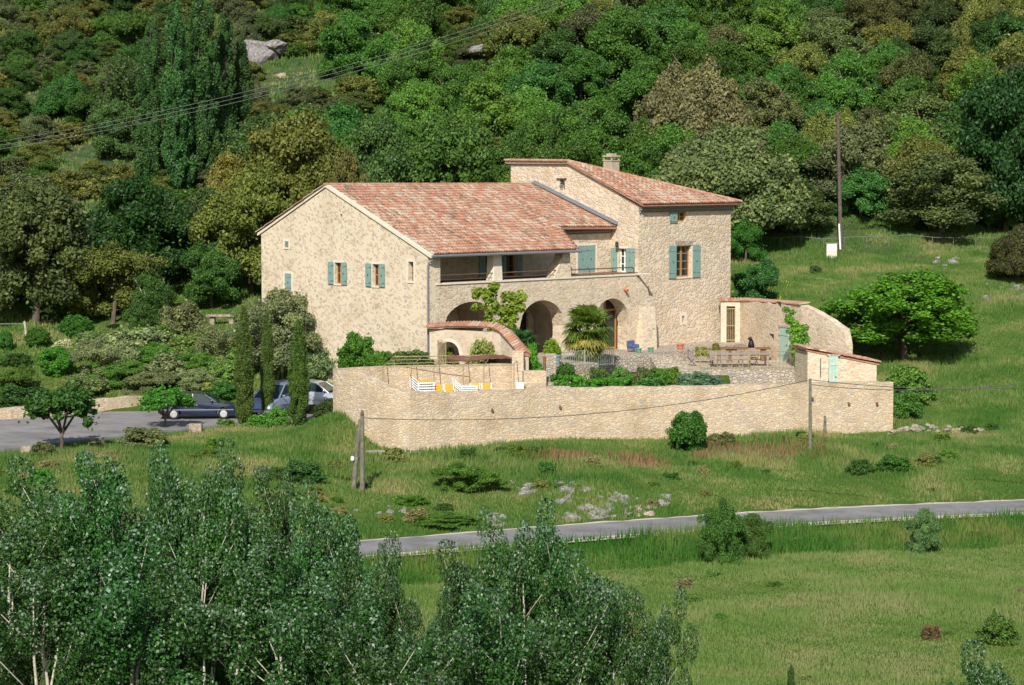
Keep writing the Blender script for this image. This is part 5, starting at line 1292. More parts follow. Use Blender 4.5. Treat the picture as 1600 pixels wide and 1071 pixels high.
# wisteria on the courtyard wall
t = empty('wall_vine', (0, 0, 0), 0, 'green climbing vine hanging over the courtyard wall by the faded door', 'vine'); cs = []; rs = []
for (px, py, s_) in ((1234, 500, .3), (1236, 518, .3), (1259, 530, .3), (1242, 542, .34), (1257, 556, .3), (1228, 484, .22), (1232, 496, .25), (1240, 505, .3), (1246, 515, .38), (1252, 524, .42), (1244, 530, .4), (1250, 540, .42), (1256, 546, .35), (1246, 552, .4), (1250, 560, .32), (1247, 570, .25), (1238, 488, .2), (1258, 512, .25)):
    p = at(px, py, 137.4); cs.append(tuple(p)); rs.append(s_)
V_, F_, R_ = clump_leaves(cs, rs, 240, .085, G=g, aspect=.4); o = np_mesh('leaves', V_, F_, M['leaf'], {'rnd': R_}, parent=t); o.color = (.1, .22, .025, 1)
a = at(1244, 580, 137.4); b = at(1247, 520, 137.5); MB().tube([a, a.lerp(b, .5)+Vector((.1, 0, 0)), b], [.08, .06, .04], 6).build('stem', M['bark'], t)
# fig and mulberry to the right, bushes round the wall
pt('fig_tree', 'loose1', 1182, 480, 92, 74, 151.5, (.045, .13, .035), 'dark green fig bush behind the courtyard wall, beside the tower', 'tree', None)
pt('mulberry_tree', 'oak1', 1415, 566, 262, 140, 143.0, (.075, .2, .018), 'broad bright green mulberry tree standing alone on the right', 'tree', 'umb', lift=1.25)
pt('green_bush', 'shrub1', 1420, 625, 84, 62, 133.5, (.09, .2, .035), 'loose light green bush under the lone mulberry', 'bush', None)
pt('green_bush', 'shrub2', 1415, 650, 60, 50, 130.5, (.06, .17, .03), 'green bush against the right end of the retaining wall', 'bush', None)
pt('round_bush', 'ball1', 1076, 704, 66, 58, 121.6, (.04, .13, .02), 'dense round green bush at the foot of the retaining wall', 'bush', None)
pt('slope_bush', 'shrub2', 1130, 698, 50, 30, 121.8, (.13, .16, .07), 'wispy pale bush right of the round bush', 'bush', None)
pt('field_bush', 'loose1', 1132, 880, 70, 98, 98.5, (.05, .13, .025), 'taller dark bush at the near roadside', 'bush', None)
pt('field_bush', 'loose2', 1180, 872, 62, 70, 99.5, (.06, .14, .03), 'lower roadside bush joined to the taller one', 'bush', None)
pt('field_bush', 'loose2', 1450, 862, 60, 66, 102.5, (.09, .16, .06), 'wispy roadside bush on the right', 'bush', None)
pt('juniper_bush', 'shrub1', 1568, 1004, 66, 50, 82.5, (.07, .15, .03), 'green juniper bush in the field at the right edge', 'bush', None)
pt('juniper_bush', 'col1', 1562, 990, 14, 42, 82.6, (.07, .15, .03), 'pointed spire rising out of the right field juniper', 'bush', None)
pt('dry_bush', 'shrub3', 1462, 998, 34, 28, 83, (.12, .085, .045), 'small brown withered bush in the field', 'bush', None)
pt('juniper_bush', 'col2', 1242, 1085, 16, 48, 74, (.06, .13, .03), 'tip of a small juniper at the bottom of the field', 'bush', None)
pt('juniper_bush', 'shrub1', 1225, 1090, 50, 24, 74, (.06, .13, .03), 'low juniper bush at the bottom of the field', 'bush', None)
pt('slope_bush', 'shrub1', 467, 750, 72, 36, 108.8, (.045, .1, .03), 'dark low bush on the bank left of the paired poles', 'bush', None)
pt('slope_bush', 'shrub2', 640, 785, 60, 16, 106.5, (.08, .18, .025), 'low green bush on the bank right of the paired poles', 'bush', None)
pt('slope_bush', 'loose1', 730, 762, 110, 40, 111.5, (.08, .19, .03), 'wide green bush below the bulge of the retaining wall', 'bush', None)
pt('slope_bush', 'shrub2', 690, 815, 110, 16, 104.5, (.08, .19, .025), 'low green mound near the road left', 'bush', None)
pt('slope_bush', 'shrub2', 1275, 420, 20, 10, 168, (.07, .12, .04), 'tiny bush in the upper meadow', 'bush', None)
pt('slope_bush', 'shrub1', 1400, 735, 60, 28, 119, (.05, .14, .025), 'green clump on the bank under the rubble at the wall end', 'bush', None)
for i, (px, py, w, h, d) in enumerate([(190, 560, 80, 44, 142), (250, 575, 80, 40, 139.5), (300, 560, 90, 46, 141), (350, 545, 70, 40, 142.5), (190, 600, 90, 40, 136.8), (345, 600, 70, 40, 136), (130, 615, 80, 34, 134.5), (20, 610, 80, 40, 134.5), (240, 545, 90, 44, 143.5), (150, 545, 70, 36, 144), (310, 585, 80, 40, 137.5), (365, 575, 60, 40, 138.5)]):
    pt('grey_shrub', ['shrub2', 'loose1', 'shrub1'][i % 3], px, py, w, h, d, [(.14, .2, .08), (.08, .17, .03), (.12, .2, .05)][i % 3], 'soft grey-green shrub in the dense planted bank left of the house', 'bush', None, group='shrubs in the planted bank left of the house')
WE = 0; gw_ = random.Random(77)
while WE < 110:
    x = gw_.uniform(-26, 34); d_ = gw_.uniform(97, 131)
    if d_ < road_d(x)+2.6 or d_ > np.interp(x, [-26, -18, -9, -5.5, 20.5, 34], [112, 120, 119, 117.3, 126.6, 135]) : continue
    r_ = gw_.uniform(.2, .75)*gw_.uniform(.6, 1); WE += 1
    plant('weed_clump', gw_.choice(['shrub1', 'shrub2', 'shrub3']), x, d_, gz(x, d_)-.05, r_, r_*gw_.uniform(.7, 1.5), gw_.choice([(.06, .17, .02), (.1, .18, .03), (.16, .19, .06), (.05, .12, .025), (.2, .2, .09)]), 'small leafy weed clump in the rough grass bank below the house', 'weeds', None, 'weed clumps on the grass bank')
WE = 0
while WE < 45:
    x = gw_.uniform(-4, 24); d_ = gw_.uniform(75, 106)
    if d_ > road_d(x)-2.8: continue
    r_ = gw_.uniform(.12, .4); WE += 1
    plant('weed_clump', gw_.choice(['shrub1', 'shrub3']), x, d_, gz(x, d_)-.03, r_, r_*gw_.uniform(.6, 1.3), gw_.choice([(.1, .19, .04), (.17, .21, .08), (.2, .2, .1), (.08, .16, .03)]), 'small leafy weed clump in the open field or verge this side of the road', 'weeds', None, 'weed clumps in the near field')
# --- silver-leaved poplars in the foreground
def poplar_mesh(seed, H, R):
    g = np.random.default_rng(seed); mb = MB(); cs = []; rs = []; tip_toplight = []
    for s_ in range(3):
        a0 = g.uniform(0, 6.28); lean = g.uniform(.1, .35)*R; tp = Vector((math.cos(a0)*lean, math.sin(a0)*lean, H*g.uniform(.86, .97) if s_ else H*.97))
        pts = [Vector((0, 0, -.3))]+[Vector((tp.x*f+g.normal()*.09, tp.y*f+g.normal()*.09, tp.z*f)) for f in (.2, .4, .6, .8, .95)]
        mb.tube(pts, [.17, .14, .1, .075, .045, .015] if s_ == 0 else [.1, .1, .075, .055, .035, .012], 7)
        for i in range(12):
            f = g.uniform(.25, .97); j = min(int(f*5), 4); p = pts[j].lerp(pts[j+1], f*5-j) if j+1 < len(pts) else pts[j]
            az = g.uniform(0, 6.28); L_ = R*g.uniform(.55, 1.05)*(1-.3*f**2.4); e = p+Vector((math.cos(az)*L_, math.sin(az)*L_, L_*g.uniform(.7, 1.3))); e.z = min(e.z, H)
            md = p.lerp(e, .5)+Vector((0, 0, -.1*L_)); mb.tube([p, md, e], [.045*(1.2-f), .03*(1.2-f), .01], 5)
            for q in (.6, 1.0):
                c = p.lerp(e, q)+Vector(tuple(g.normal(size=3)*.12)); cs.append(tuple(c)); rs.append(g.uniform(.3, .54)); tip_toplight.append(q*min(1, .15+1.0*f**1.6))
        cs.append(tuple(pts[-1]+Vector((0, 0, .1)))); rs.append(.3); tip_toplight.append(1)
    Cc = []; Nn = []; RR = []; TT = []
    for c, r, tq in zip(cs, rs, tip_toplight):
        k = int(290*(r/.35)**2); u = unit(k, g); p = np.array(c)+u*(r*(.45+.55*g.random(k)**.4))[:, None]*np.array([1, 1, 1.3]); n_ = u+unit(k, g)*1.1+np.array([0, 0, .25]); n_ /= np.linalg.norm(n_, axis=1, keepdims=True)
        Cc.append(p); Nn.append(n_); RR.append(np.clip(g.normal(.42, .2, k), 0, 1)); TT.append((g.random(k) < .02+.34*tq**2.2*(.3+.7*(u[:, 2] > .0)))*g.uniform(.15, .65, k))  # more silver on tops and upper sides: real down plus painted top light
    C_ = np.concatenate(Cc); V_, F_, R_ = leaf_quads(C_, np.concatenate(Nn), .045*(.7+.6*g.random(len(C_))), np.concatenate(RR), .75, g)
    V_[:, 2] = np.minimum(V_[:, 2], H+.5)
    return np_mesh('crown', V_, F_, M['poplar_leaf'], {'rnd': R_, 'tip': np.concatenate(TT)}, meshonly=True), mb.mesh('trunk', M['pale_bark'], True)
POP = [poplar_mesh(31, 10, 2.0), poplar_mesh(32, 10, 2.1), poplar_mesh(33, 10, 1.9), poplar_mesh(34, 10, 2.2)]
def poplar(px, top, w, d, k, label, dk=1.0):
    x = wx(px, d); z = gz(x, d); H = at(px, top+14, d).z-z
    t = empty('silver_poplar', (x, d, z), rng.uniform(0, 6.28), label, 'poplar', 'silver-leaved poplars in the foreground'); s_ = w*d/F/2/1.78
    c = bpy.data.objects.new('crown', POP[k][0]); COL.objects.link(c); c.parent = t; c.scale = (s_, s_, H/10); c.color = (.034*dk, .1*dk, .021*dk, 1)
    b = bpy.data.objects.new('trunk', POP[k][1]); COL.objects.link(b); b.parent = t; b.scale = (s_, s_, H/10)
PL = [(395, 812, 140, 58.5, 'between the car bonnet and low bank bush trees'), (525, 806, 120, 58.5, 'hiding the road left of the paired poles'), (300, 780, 150, 58, 'filling behind the forked trunk'), (15, 790, 190, 60, 'at the left edge'), (95, 730, 190, 61, 'with a rounded top below the white drive stone'), (165, 718, 170, 60, 'below the small spreading drive tree'), (245, 706, 140, 61, 'whose twin tops rise highest near the left'), (290, 712, 130, 59, 'just right of the highest twin tops'),
      (350, 738, 120, 60, 'below the blue car bonnet'), (440, 742, 120, 60, 'beneath the dark low bank bush'), (500, 762, 130, 59, 'left of the base of the paired poles'), (572, 830, 110, 58, 'standing right below the paired poles'), (606, 862, 64, 60, 'whose thin top meets the left end of the visible road'),
      (60, 860, 230, 55, 'low in the left corner'), (200, 850, 240, 55, 'in the middle of the left mass'), (330, 870, 220, 55, 'with a pale forked trunk showing'), (450, 880, 230, 54.5, 'low, left of centre'), (560, 920, 200, 54, 'low, under the end of the road'),
      (715, 850, 120, 59, 'left top of the second clump'), (664, 915, 90, 57, 'left flank of the second clump'), (815, 800, 140, 58, 'tall pointed middle of the second clump'), (868, 825, 110, 59, 'just right of the tall pointed one'), (925, 866, 130, 57, 'right shoulder of the second clump'), (975, 925, 110, 56, 'lower right of the second clump'),
      (1040, 932, 95, 57, 'slender one standing apart at the right end'), (760, 920, 200, 54, 'low, in front of the second clump'), (880, 940, 190, 54, 'low and dark at the bottom centre'), (640, 985, 200, 52, 'low between the two clumps'), (1590, 1020, 170, 52, 'in the bottom right corner'), (1500, 1060, 110, 52, 'barely rising at the bottom right')]
for i, (px, top, w, d, l) in enumerate(PL): poplar(px, top, w, d, i % 4, 'silver-leaved poplar '+l, 1.0 if top < 850 else .8)

# ------------------------------------------------------------------ grass
def tufts(name, n, xr, dr, hgt, wid, mat, label, cond=None, seed=1, lean=.5, zfun=None):
    g = np.random.default_rng(seed); x = g.uniform(*xr, n); d = g.uniform(*dr, n)
    keep = np.abs(x) < .228*d+3
    if cond is not None: keep &= cond(x, d)
    x, d = x[keep], d[keep]; n = len(x); z = (zfun or terrain)(x, d); h = hgt*(.45+.9*g.random(n))*(.8+.35*_noise2(x*2.1, d*2.3)); h = h*(.55+.9*np.clip(_noise2(x*.9+5, d*1.3)+.4, 0, 1.2)); h = np.maximum(h, .05)
    a = g.uniform(0, 6.28, n); l = lean*h*g.random(n); az = g.uniform(0, 6.28, n); w = wid*(.6+.8*g.random(n))
    B0 = np.stack([x-np.cos(a)*w, d-np.sin(a)*w, z-.03], 1); B1 = np.stack([x+np.cos(a)*w, d+np.sin(a)*w, z-.03], 1); T = np.stack([x+np.cos(az)*l, d+np.sin(az)*l, z+h], 1)
    V = np.stack([B0, B1, T], 1).reshape(-1, 3); o_ = np_mesh(name, V, np.arange(3*n).reshape(n, 3), M[mat], {'rnd': np.clip(g.normal(.45, .22, n), 0, 1)})
    return tag(o_, label, 'grass', kind='stuff')
def off_road(x, d): return np.abs(d-road_d(x))/1.1 > 2.2+.22*np.sin(x*2.1+d)+.15*np.sin(x*5.3)
def in_rw(x, d):
    wl = np.interp(x, [p.x for p in RW], [p.y for p in RW]); return (x > RW[0].x-.2) & (x < RW[-1].x+.3) & (d > wl-.05) & (d < np.where(x > 17, 138.5, 150))
def in_drive(x, d):
    near = np.interp(x, [-60, -24.5, -18.4, -14.5, -9.2], [96, 114.4, 121.6, 125.4, 126.2]); far = np.interp(x, [-60, -27, -20, -9.4], [112, 127.7, 133.6, 134]); return (x < -9.0) & (d > near+.35) & (d < far+.4)
nb = lambda x, d: off_road(x, d) & ~in_rw(x, d) & ~in_drive(x, d)
tufts('grass', 480000, (-32, 36), (97, 132), .27, .028, 'grass_slope', 'rough green and yellow grass on the bank below the retaining wall', lambda x, d: nb(x, d) & (d > road_d(x)) & ((x > -8) | (d < 127)), 2)
tufts('grass', 380000, (-12, 26), (73, 104), .17, .02, 'grass_field', 'pale mown hay grass covering the near field', lambda x, d: (d < road_d(x)-6.5), 3)
tufts('grass', 170000, (-20, 30), (88, 112), .5, .03, 'grass_verge', 'tall deep green grass strip along the near side of the road', lambda x, d: (d < road_d(x)-2.5) & (d > road_d(x)-7-_noise2(x*3, d*0+4)), 4)
tufts('grass', 300000, (12, 44), (126, 182), .25, .035, 'grass_slope', 'meadow grass on the slope to the right of the house', lambda x, d: nb(x, d) & ~((x < 17) & (d < 149)), 5)
tufts('grass', 90000, (-40, -6), (126, 165), .25, .06, 'grass_slope', 'grass among the garden shrubs left of the house', lambda x, d: nb(x, d) & ~((x > -9.5) & (d < 141)), 6)
tufts('scrub_grass', 150000, (-58, 12), (173, 262), .38, .09, 'grass_slope', 'rough grass between the bushes on the upper left hillside', lambda x, d: x < 12-(d-173)*.1, 12)
tufts('dry_grass', 9000, (0, 8), (113, 119.5), .5, .035, 'grass_dry', 'reddish dry grass under the middle of the retaining wall', lambda x, d: np.exp(-((x-2.6)/1.3)**2-((d-117.3)/1.1)**2)+np.exp(-((x-6.4)/1.1)**2-((d-117.6)/1.2)**2) > np.random.default_rng(5).random(len(x)), 7)
tufts('dry_grass', 6000, (9, 18), (118, 123.5), .5, .035, 'grass_dry', 'reddish dry grass right of the round bush', lambda x, d: np.exp(-((x-10.6)/.9)**2-((d-121.5)/1.1)**2)+np.exp(-((x-9.3)/.7)**2-((d-119.6)/1)**2)+.6*np.exp(-((x-13.5)/2)**2-((d-121)/1.5)**2) > np.random.default_rng(6).random(len(x)), 8)

# ------------------------------------------------------------------ rocks
def rock_mesh(seed, sc=(1, 1, .6)):
    g = np.random.default_rng(seed); import bmesh
    bm = bmesh.new(); bmesh.ops.create_icosphere(bm, subdivisions=3, radius=1.0)
    dirs = unit(9, g); off_ = g.uniform(.55, .9, 9)
    for v in bm.verts:
        p = np.array(v.co)
        for dd_, o_ in zip(dirs, off_):
            q = p@dd_
            if q > o_: p = p-dd_*(q-o_)
        p = p*(1+.07*math.sin(p[0]*7+seed)*math.cos(p[1]*6-p[2]*5))+g.normal(size=3)*.022; v.co = Vector(p*np.array(sc))
    me = bpy.data.meshes.new('rock'); bm.to_mesh(me); bm.free(); return me
ROCKS = [rock_mesh(i, (1, .9, .55+.1*(i % 3))) for i in range(6)]
for m_ in ROCKS: m_.materials.append(M['rock'])
ROCKW = [m_.copy() for m_ in ROCKS]
for m_ in ROCKW: m_.materials.clear(); m_.materials.append(M['rock_warm'])
def rock(px, py, d, s_, warm, label, group, z=None):
    x = wx(px, d); o_ = bpy.data.objects.new('rock', (ROCKW if warm else ROCKS)[rng.randrange(6)]); COL.objects.link(o_)
    o_.location = (x, d, (gz(x, d) if z is None else z)-s_*.12); o_.rotation_euler = (rng.uniform(-.3, .3), rng.uniform(-.3, .3), rng.uniform(0, 6.28)); o_.scale = (s_*rng.uniform(.8, 1.3), s_, s_*rng.uniform(.8, 1.2)); tag(o_, label, 'rock', group)
for cx_, cy_, n_, sx_, sy_, lab in ((885, 765, 14, 18, 22, 'grey limestone rock in the outcrop just above the middle of the bank'), (830, 765, 7, 22, 6, 'small limestone rock in the low row left of the main outcrop'), (960, 780, 9, 22, 10, 'limestone rock in the scatter between outcrop and road'), (925, 808, 22, 42, 12, 'limestone rock piled close to the far road edge'), (1005, 800, 9, 22, 10, 'pale yellowish rock of the pile beside the road'), (1040, 780, 4, 8, 10, 'limestone rock at the right end of the outcrops'), (770, 815, 6, 18, 10, 'small rock near the road behind the pointed poplar'), (620, 800, 5, 40, 14, 'small scattered rock on the bank right of the paired poles')):
    for i in range(int(n_*1.9)):
        px_ = cx_+rng.gauss(0, sx_*.6); py_ = cy_+rng.gauss(0, sy_*.6)
        d_ = 100.0
        for it in range(40):                       # walk out along the bank until it is at that height in view
            xx = wx(px_, d_); d_ = max(road_d(xx)+2.8, d_+(pix(xx, d_, gz(xx, d_))[1]-py_)*.09)
            d_ = float(min(d_, 119))
        rock(px_, py_, d_, rng.uniform(.1, .32), 'yellowish' in lab, lab, 'rocks: '+lab[:38])
# rubble running down from the right end of the wall
for i in range(46):
    f = rng.random(); px_ = 1398+f*145+rng.uniform(-4, 4); d_ = 127+f*1.2+rng.uniform(-.6, .5)
    rock(px_, 0, d_, rng.uniform(.12, .26)*(1.2-.4*f), rng.random() < .8, 'loose pale stone of the tumbled line running right from the wall end', 'tumbled wall stones', z=gz(wx(px_, d_), d_)+rng.uniform(.05, .2))
for i in range(16):
    px_ = 1560+rng.uniform(-25, 40); d_ = 160+rng.uniform(-3, 3); rock(px_, 0, d_, rng.uniform(.15, .35), False, 'small stone of the heap under the dark oak bush at the meadow rim', 'stone heap under the dark oak bush')
for i in range(7):
    rock(1485+rng.uniform(-25, 15), 0, 171+rng.uniform(-2, 2), rng.uniform(.15, .35), False, 'small grey stone in the upper right meadow', 'grey stones in the upper right meadow')
# bare outcrops on the hillside
for (px, py, s_, l) in ((412, 85, 2.6, 'large bare limestone face right of the tall poplars'), (398, 70, 1.8, 'upper left lobe of the bare limestone face'), (432, 70, 1.7, 'right lobe of the bare limestone face'), (545, 102, 1.0, 'small tan rock patch under the power lines'), (748, 73, .9, 'small white rock in the upper wood'), (575, 48, .9, 'pale rock near the top, left of centre'), (440, 118, 1.2, 'pale sandy rock below the limestone face'), (490, 125, 1.0, 'low sandy rock right of the limestone face')):
    d_ = 226 if s_ > 1.5 else 222; s_ *= .8; rock(px, py, d_, s_, 'sandy' in l or 'tan' in l, l, None, z=at(px, py, d_).z-.2)

# ------------------------------------------------------------------ stones and curb by the drive, picnic table
cw = [(-27.9, 126.9), (-20.3, 133.9), (-19.5, 134.3)]
wline([(-34, 124.3), (-27.0, 128.0), (-23.5, 131.0), (-20.2, 133.9), (-19.0, 134.2)], [-2.2, -2.1, -2.0, -1.95, -2.3], [-3.4]*5, .5, 'terrace', 'curb_wall', 'low pale stone wall along the far side of the drive', 'low wall', jit=.04)
wline([(-17.2, 134.25), (-9.6, 134.3)], [-2.2, -2.15], [-3.4]*2, .4, 'terrace', 'curb_wall', 'low stone wall behind the parked cars', 'low wall', jit=.03)
for px, py, d, s_, l in ((303, 668, 122.6, .42, 'squared pale stone block in front of the blue car'), (37, 703, 114.6, .34, 'white stone block at the near edge of the drive'), (140, 688, 118.6, .22, 'small white stone between the drive trees')):
    x = wx(px, d); mb = MB().obox((0, 0, 0), (s_*1.6, s_*1.1, s_*1.3)); o = mb.build('stone_block', M['rock_warm'], bevel=.05); o.location = (x, d, gz(x, d)+s_*.45); tag(o, l, 'stone block')
p = at(347, 486, 150); mb = MB(); mb.obox((0, 0, .62), (1.95, .9, .14)); o = empty('stone_table', (p.x, p.y, gz(p.x, p.y)), 0, 'low stone slab table on the lawn behind the olive shrubs', 'table')
mb.build('tabletop', M['rock_warm'], o, bevel=.03)
for s_ in (-.6, .6): MB().obox((s_, 0, .27), (.3, .6, .54)).build('leg', M['rock_warm'], o, bevel=.03)
p = at(590, 706, 117.6); tag(MB().obox((p.x, p.y, p.z-.08), (1.2, .5, .3)).build('stone_slab', M['rubble'], bevel=.04), 'flat grey slab on the grass at the lowest corner of the retaining wall', 'stone slab')

# ------------------------------------------------------------------ poles, cables, meter box, fence
def pole(name, px, py, top, d, r, mat, label, tx=None):
    b = at(px, py, d); tp = at(tx if tx is not None else px, top, d); t = empty(name, tuple(b), 0, label, 'utility pole')
    MB().tube([(0, 0, -.4), tuple((tp-b)*.5), tuple(tp-b)], [r, r*.85, r*.7], 9).build('shaft', M[mat], t); return t, b, tp
t1, b1, p1 = pole('utility_pole', 566, 776, 650, 109.9, .125, 'pole_wood', 'upright weathered pole of the pair on the bank')
MB().lathe([(.07, 0), (.1, .05), (.06, .2), (.02, .28)], tuple(p1-b1), 8).build('cap', M['pole_dark'], t1)
t2, b2, p2 = pole('utility_pole', 552, 755, 656, 110.2, .13, 'pole_wood', 'leaning brace pole with a white insulator beside the upright pole', tx=563)
MB().lathe([(.02, 0), (.08, .04), (.09, .12), (.07, .2), (.02, .24)], (-.02, -.2, 1.05), 10).build('insulator', M['white'], t2)
t3, b3, p3 = pole('utility_pole', 1266, 712, 592, 120.8, .1, 'pole_wood', 'slim weathered pole in front of the retaining wall at the shed')
t4, b4, p4 = pole('utility_pole', 1314, 392, 176, 176.0, .16, 'pole_dark', 'tall dark wooden pole standing before the wood', tx=1309)
tb = at(1311, 350, 175.8); MB().tube([tuple(at(1313, 390, 175.8)-b4), tuple(tb-b4)], .07, 7).build('cable_guard', M['white'], t4)
t5, b5, p5 = pole('stump_post', 1289, 668, 650, 122.3, .09, 'pole_wood', 'short mossy post at the wall right of the slim pole')
p = at(1299, 402, 174.0); mb = MB(); zb_ = gz(p.x, 174); t = empty('meter_box', (p.x, 174, zb_), 0, 'white electricity meter cabinet at the foot of the tall pole', 'meter box')
MB().box(-.38, .38, -.2, .2, -.1, 1.05).build('cabinet', M['trim'], t, bevel=.02); MB().box(-.33, .33, -.225, -.201, .5, 1.0).build('door', M['white'], t); MB().box(-.42, .42, -.24, .24, 1.051, 1.1).build('lid', M['rubble'], t)
def cable(name, a, b, sag, r, mat, label, n=24):
    a = Vector(a); b = Vector(b); pts = [a.lerp(b, i/n)-Vector((0, 0, sag*4*(i/n)*(1-i/n))) for i in range(n+1)]
    tag(MB().tube(pts, r, 4).build(name, M[mat]), label, 'cable')
for k, (dy, l) in enumerate(((0, 'uppermost of the three pale power lines over the hillside'), (6, 'middle one of the three pale power lines over the hillside'), (12, 'lowest of the three pale power lines over the hillside'))):
    a = at(-60, 231+dy, 140+k*.2); b = at(960, -35+dy*1.2, 158+k*.2); cable('power_line', a, b, 1.15, .012, 'cable', l)
cable('telephone_cable', p1+Vector((0, 0, -.1)), p3+Vector((0, 0, -.05)), .75, .018, 'cable_dark', 'dark cable sagging between the two poles before the wall')
cable('telephone_cable', p3+Vector((0, 0, -.05)), at(1680, 600, 116), .35, .018, 'cable_dark', 'upper dark cable leaving the slim pole to the right')
cable('telephone_cable', p3+Vector((0, 0, -.3)), at(1680, 586, 118), .5, .018, 'cable_dark', 'second dark cable crossing the right-hand meadow')
# meadow fence along the wood
fa = [(wx(px, 177), 177+.2*math.sin(px)) for px in range(1150, 1580, 34)]
t = empty('wire_fence', (0, 0, 0), 0, 'thin post and rail fence along the top of the meadow before the wood', 'fence'); mb = MB()
pts = [Vector((x, d, gz(x, d)+.75)) for x, d in fa]
mb.tube(pts, .02, 4); mb.build('rail', M['cable'], t)
for p in pts: MB().tube([(p.x, p.y, p.z-.9), (p.x, p.y, p.z+.05)], .03, 5).build('post', M['pole_wood'], t)
q = at(42, 515, 146); t = empty('garden_fence', (0, 0, 0), 0, 'short wooden fence with a pale post under the brown oak', 'fence')
MB().tube([(q.x, q.y, q.z-.7), (q.x-.15, q.y, q.z+.5)], .07, 6).build('post', M['pale_bark'], t); MB().tube([(q.x-.1, q.y, q.z+.35), (q.x-4, q.y, q.z+.3)], .04, 5).build('rail', M['pole_wood'], t)

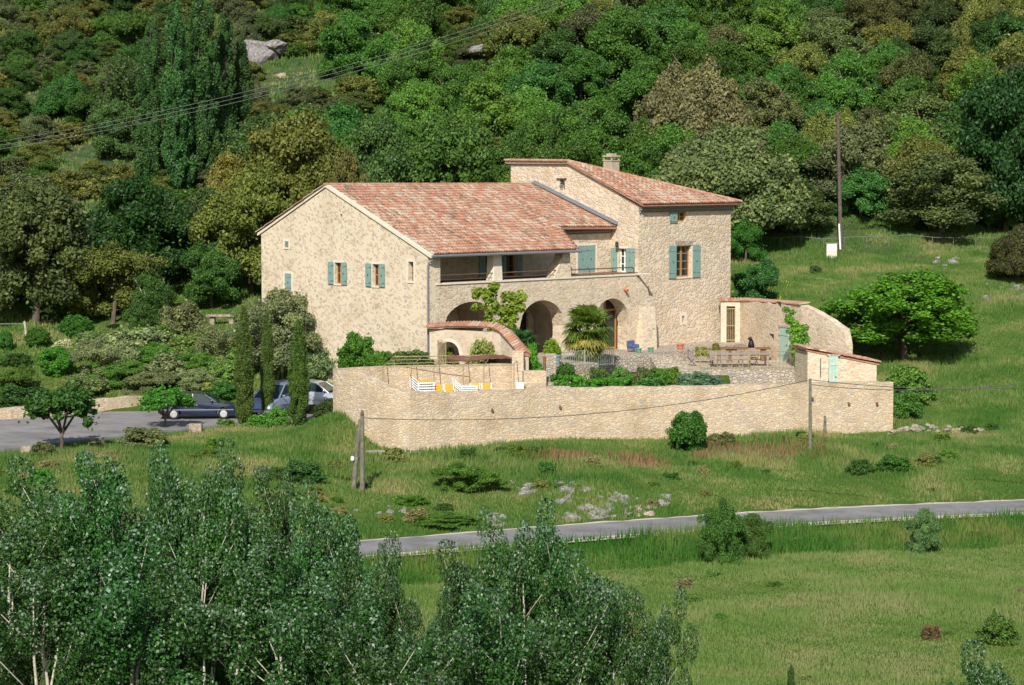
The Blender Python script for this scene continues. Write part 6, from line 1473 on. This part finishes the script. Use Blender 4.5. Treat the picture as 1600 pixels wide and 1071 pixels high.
# ------------------------------------------------------------------ cars
def car(name, x, y, z, rz, label, paint, L=4.4, Wd=1.7, kind='sedan'):
    t = empty(name, (x, y, z), rz, label, 'car')
    if kind == 'sedan':
        body = [(-L/2, .42), (-L/2+.02, .72), (-L/2+.12, .88), (-L/2+.85, .94), (-.75, .95), (.75, .92), (1.35, .86), (L/2-.25, .76), (L/2-.03, .62), (L/2, .36), (L/2-.1, .24), (-L/2+.1, .26)]
        gh = [(-1.5, .93), (-.95, 1.32), (-.4, 1.385), (.1, 1.36), (.35, 1.3), (.98, .9)]; wheels = (-1.3, 1.36); wr = .3
    elif kind == 'hatch':
        L = 3.9; body = [(-L/2, .38), (-L/2+.02, .85), (-L/2+.15, .98), (-.9, 1.0), (.6, .96), (1.2, .88), (L/2-.12, .72), (L/2, .45), (L/2-.08, .26), (-L/2+.1, .26)]
        gh = [(-L/2+.22, .98), (-1.35, 1.42), (-.6, 1.5), (.0, 1.46), (.25, 1.4), (1.0, .9)]; wheels = (-1.2, 1.22); wr = .3
    else:
        L = 4.5; body = [(-L/2, .4), (-L/2+.02, 1.0), (-L/2+.08, 1.12), (-.9, 1.12), (.9, 1.08), (1.45, 1.0), (L/2-.12, .8), (L/2, .5), (L/2-.08, .28), (-L/2+.1, .3)]
        gh = [(-L/2+.12, 1.1), (-L/2+.35, 1.68), (-1.2, 1.78), (.2, 1.76), (.55, 1.68), (1.35, 1.02)]; wheels = (-1.35, 1.35); wr = .33
    # wheel arches are notched out of the lower edge
    poly = list(body); lower = [p for p in poly if p[1] < .3]; up_ = [p for p in poly if p[1] >= .3]
    arch = []
    for wx_ in sorted(wheels, reverse=True):
        for i in range(9): a_ = math.pi*i/8; arch.append((wx_+math.cos(a_)*(wr+.07), .27+math.sin(a_)*(wr+.1)))
    poly = up_+[lower[0]]+arch+[lower[-1]]
    mb = MB(); prof = [(-Wd/2+.0, 1-.035), (-Wd/2+.05, 1.0), (Wd/2-.05, 1.0), (Wd/2, 1-.035)]; n = len(poly); vs = []; fs = []
    for yy, sc in prof:
        for (px_, pz_) in poly: vs.append((px_*sc, yy*(1 if pz_ < .7 else 1-.07*(pz_-.7)/.3), .6+(pz_-.6)*sc))
    for i in range(3):
        for j in range(n): fs.append((i*n+j, i*n+(j+1) % n, (i+1)*n+(j+1) % n, (i+1)*n+j))
    fs += [tuple(range(n)), tuple(range(4*n-1, 3*n-1, -1))]
    mb.add(vs, fs); o_ = mb.build('body', M[paint], t)
    # glazed cabin with roof and pillars
    tb_ = .17; zt = max(p[1] for p in gh); z0 = gh[0][1]
    yv = lambda zz: Wd/2-.1-tb_*(zz-z0)/(zt-z0)
    ng = len(gh); vs = [(p[0], -yv(p[1]), p[1]) for p in gh]+[(p[0], yv(p[1]), p[1]) for p in gh]
    MB().add(vs, [tuple(range(ng)), tuple(range(2*ng-1, ng-1, -1))]+[(i, ng+i, ng+(i+1) % ng, (i+1) % ng) for i in range(ng)]).build('windows', M['carglass'], t)
    rf = MB(); rp = gh[1:-1]
    for (a, b) in zip(rp[:-1], rp[1:]):
        rf.hexa([(a[0], -yv(a[1])-.012, a[1]-.03), (b[0], -yv(b[1])-.012, b[1]-.03), (b[0], yv(b[1])+.012, b[1]-.03), (a[0], yv(a[1])+.012, a[1]-.03)], [(a[0], -yv(a[1])+.03, a[1]+.02), (b[0], -yv(b[1])+.03, b[1]+.02), (b[0], yv(b[1])-.03, b[1]+.02), (a[0], yv(a[1])-.03, a[1]+.02)])
    for s_ in (-1, 1):
        for (a, b) in ((gh[0], gh[1]), (gh[-1], gh[-2])): rf.tube([(a[0], s_*yv(a[1]), a[1]), (b[0], s_*yv(b[1]), b[1])], .045, 6)
        rf.tube([(-.25, s_*(yv(z0)+.005), z0), (-.3, s_*(yv(zt)+.005), zt-.03)], .035, 5)
    rf.build('roof', M[paint], t)
    tm = MB(); tm.box(-L/2+.2, L/2-.2, -Wd/2-.012, -Wd/2+.03, .5, .545); tm.box(-L/2+.2, L/2-.2, Wd/2-.03, Wd/2+.012, .5, .545); tm.build('trim_strip', M['zinc'], t)
    for s_ in (-1, 1):
        for wx_ in wheels:
            w_ = MB().lathe([(wr*.6, -.09), (wr*.95, -.09), (wr, -.05), (wr, .05), (wr*.95, .09), (wr*.6, .09)], (0, 0, 0), 20).build('wheel', M['rubber'], t, smooth=False)
            w_.location = (wx_, s_*(Wd/2-.1), wr); w_.rotation_euler = (math.pi/2, 0, 0)
            MB().lathe([(.02, -.1), (wr*.3, -.105), (wr*.62, -.098), (wr*.66, -.085), (wr*.66, .085), (wr*.62, .098), (wr*.3, .105), (.02, .1)], (0, 0, 0), 16).build('hubcap', M['alloy'], w_)
        MB().obox((L/2-.1, s_*(Wd/2-.28), .6), (.16, .36, .14)).build('headlight', M['clearlens'], t, bevel=.02)
        MB().obox((-L/2+.08, s_*(Wd/2-.22), .74), (.16, .36, .15)).build('tail_light', M['redlens'], t, bevel=.02)
        MB().obox((gh[-1][0]-.25, s_*(Wd/2+.06), z0+.06), (.1, .16, .11)).build('mirror', M[paint], t, bevel=.03)
        hb = MB(); hb.obox((-.1, s_*(Wd/2+.008), .78), (.16, .03, .03)); hb.build('door_handle', M['alloy'], t)
    bb = MB(); bb.box(L/2-.06, L/2+.04, -Wd/2+.06, Wd/2-.06, .3, .46); bb.build('bumper', M['zinc'] if paint != 'navy' else M['navy'], t, bevel=.03)
    bb = MB(); bb.box(-L/2-.04, -L/2+.06, -Wd/2+.06, Wd/2-.06, .32, .48); bb.build('bumper', M['zinc'] if paint != 'navy' else M['navy'], t, bevel=.03)
    return t
p = at(308, 658, 127.6); car('parked_car', p.x, 128.4, -2.66, math.radians(4), 'dark blue two-door car parked at the end of the drive', 'navy', 4.2, 1.7)
p = at(436, 646, 129.5); car('parked_van', p.x, 130.2, -2.66, math.radians(-118), 'tall grey-blue people carrier half hidden behind the cypresses', 'greyblue', kind='van', Wd=1.8)
p = at(500, 640, 129.4); car('parked_car', p.x-.2, 130.2, -2.66+.35, math.radians(-18), 'silver hatchback parked against the retaining wall corner', 'silver', kind='hatch', Wd=1.68)

tufts('yellow_flowers', 5000, (12, 26), (150, 172), .32, .05, 'flower', 'yellow wild flowers dotted over the meadow right of the tower', lambda x, d: (_noise2(x*2.2+1, d*1.7) > .25) & (np.hypot((x-17)/4.5, (d-159)/8) < 1) & (np.random.default_rng(3).random(len(x)) < .5), 21)
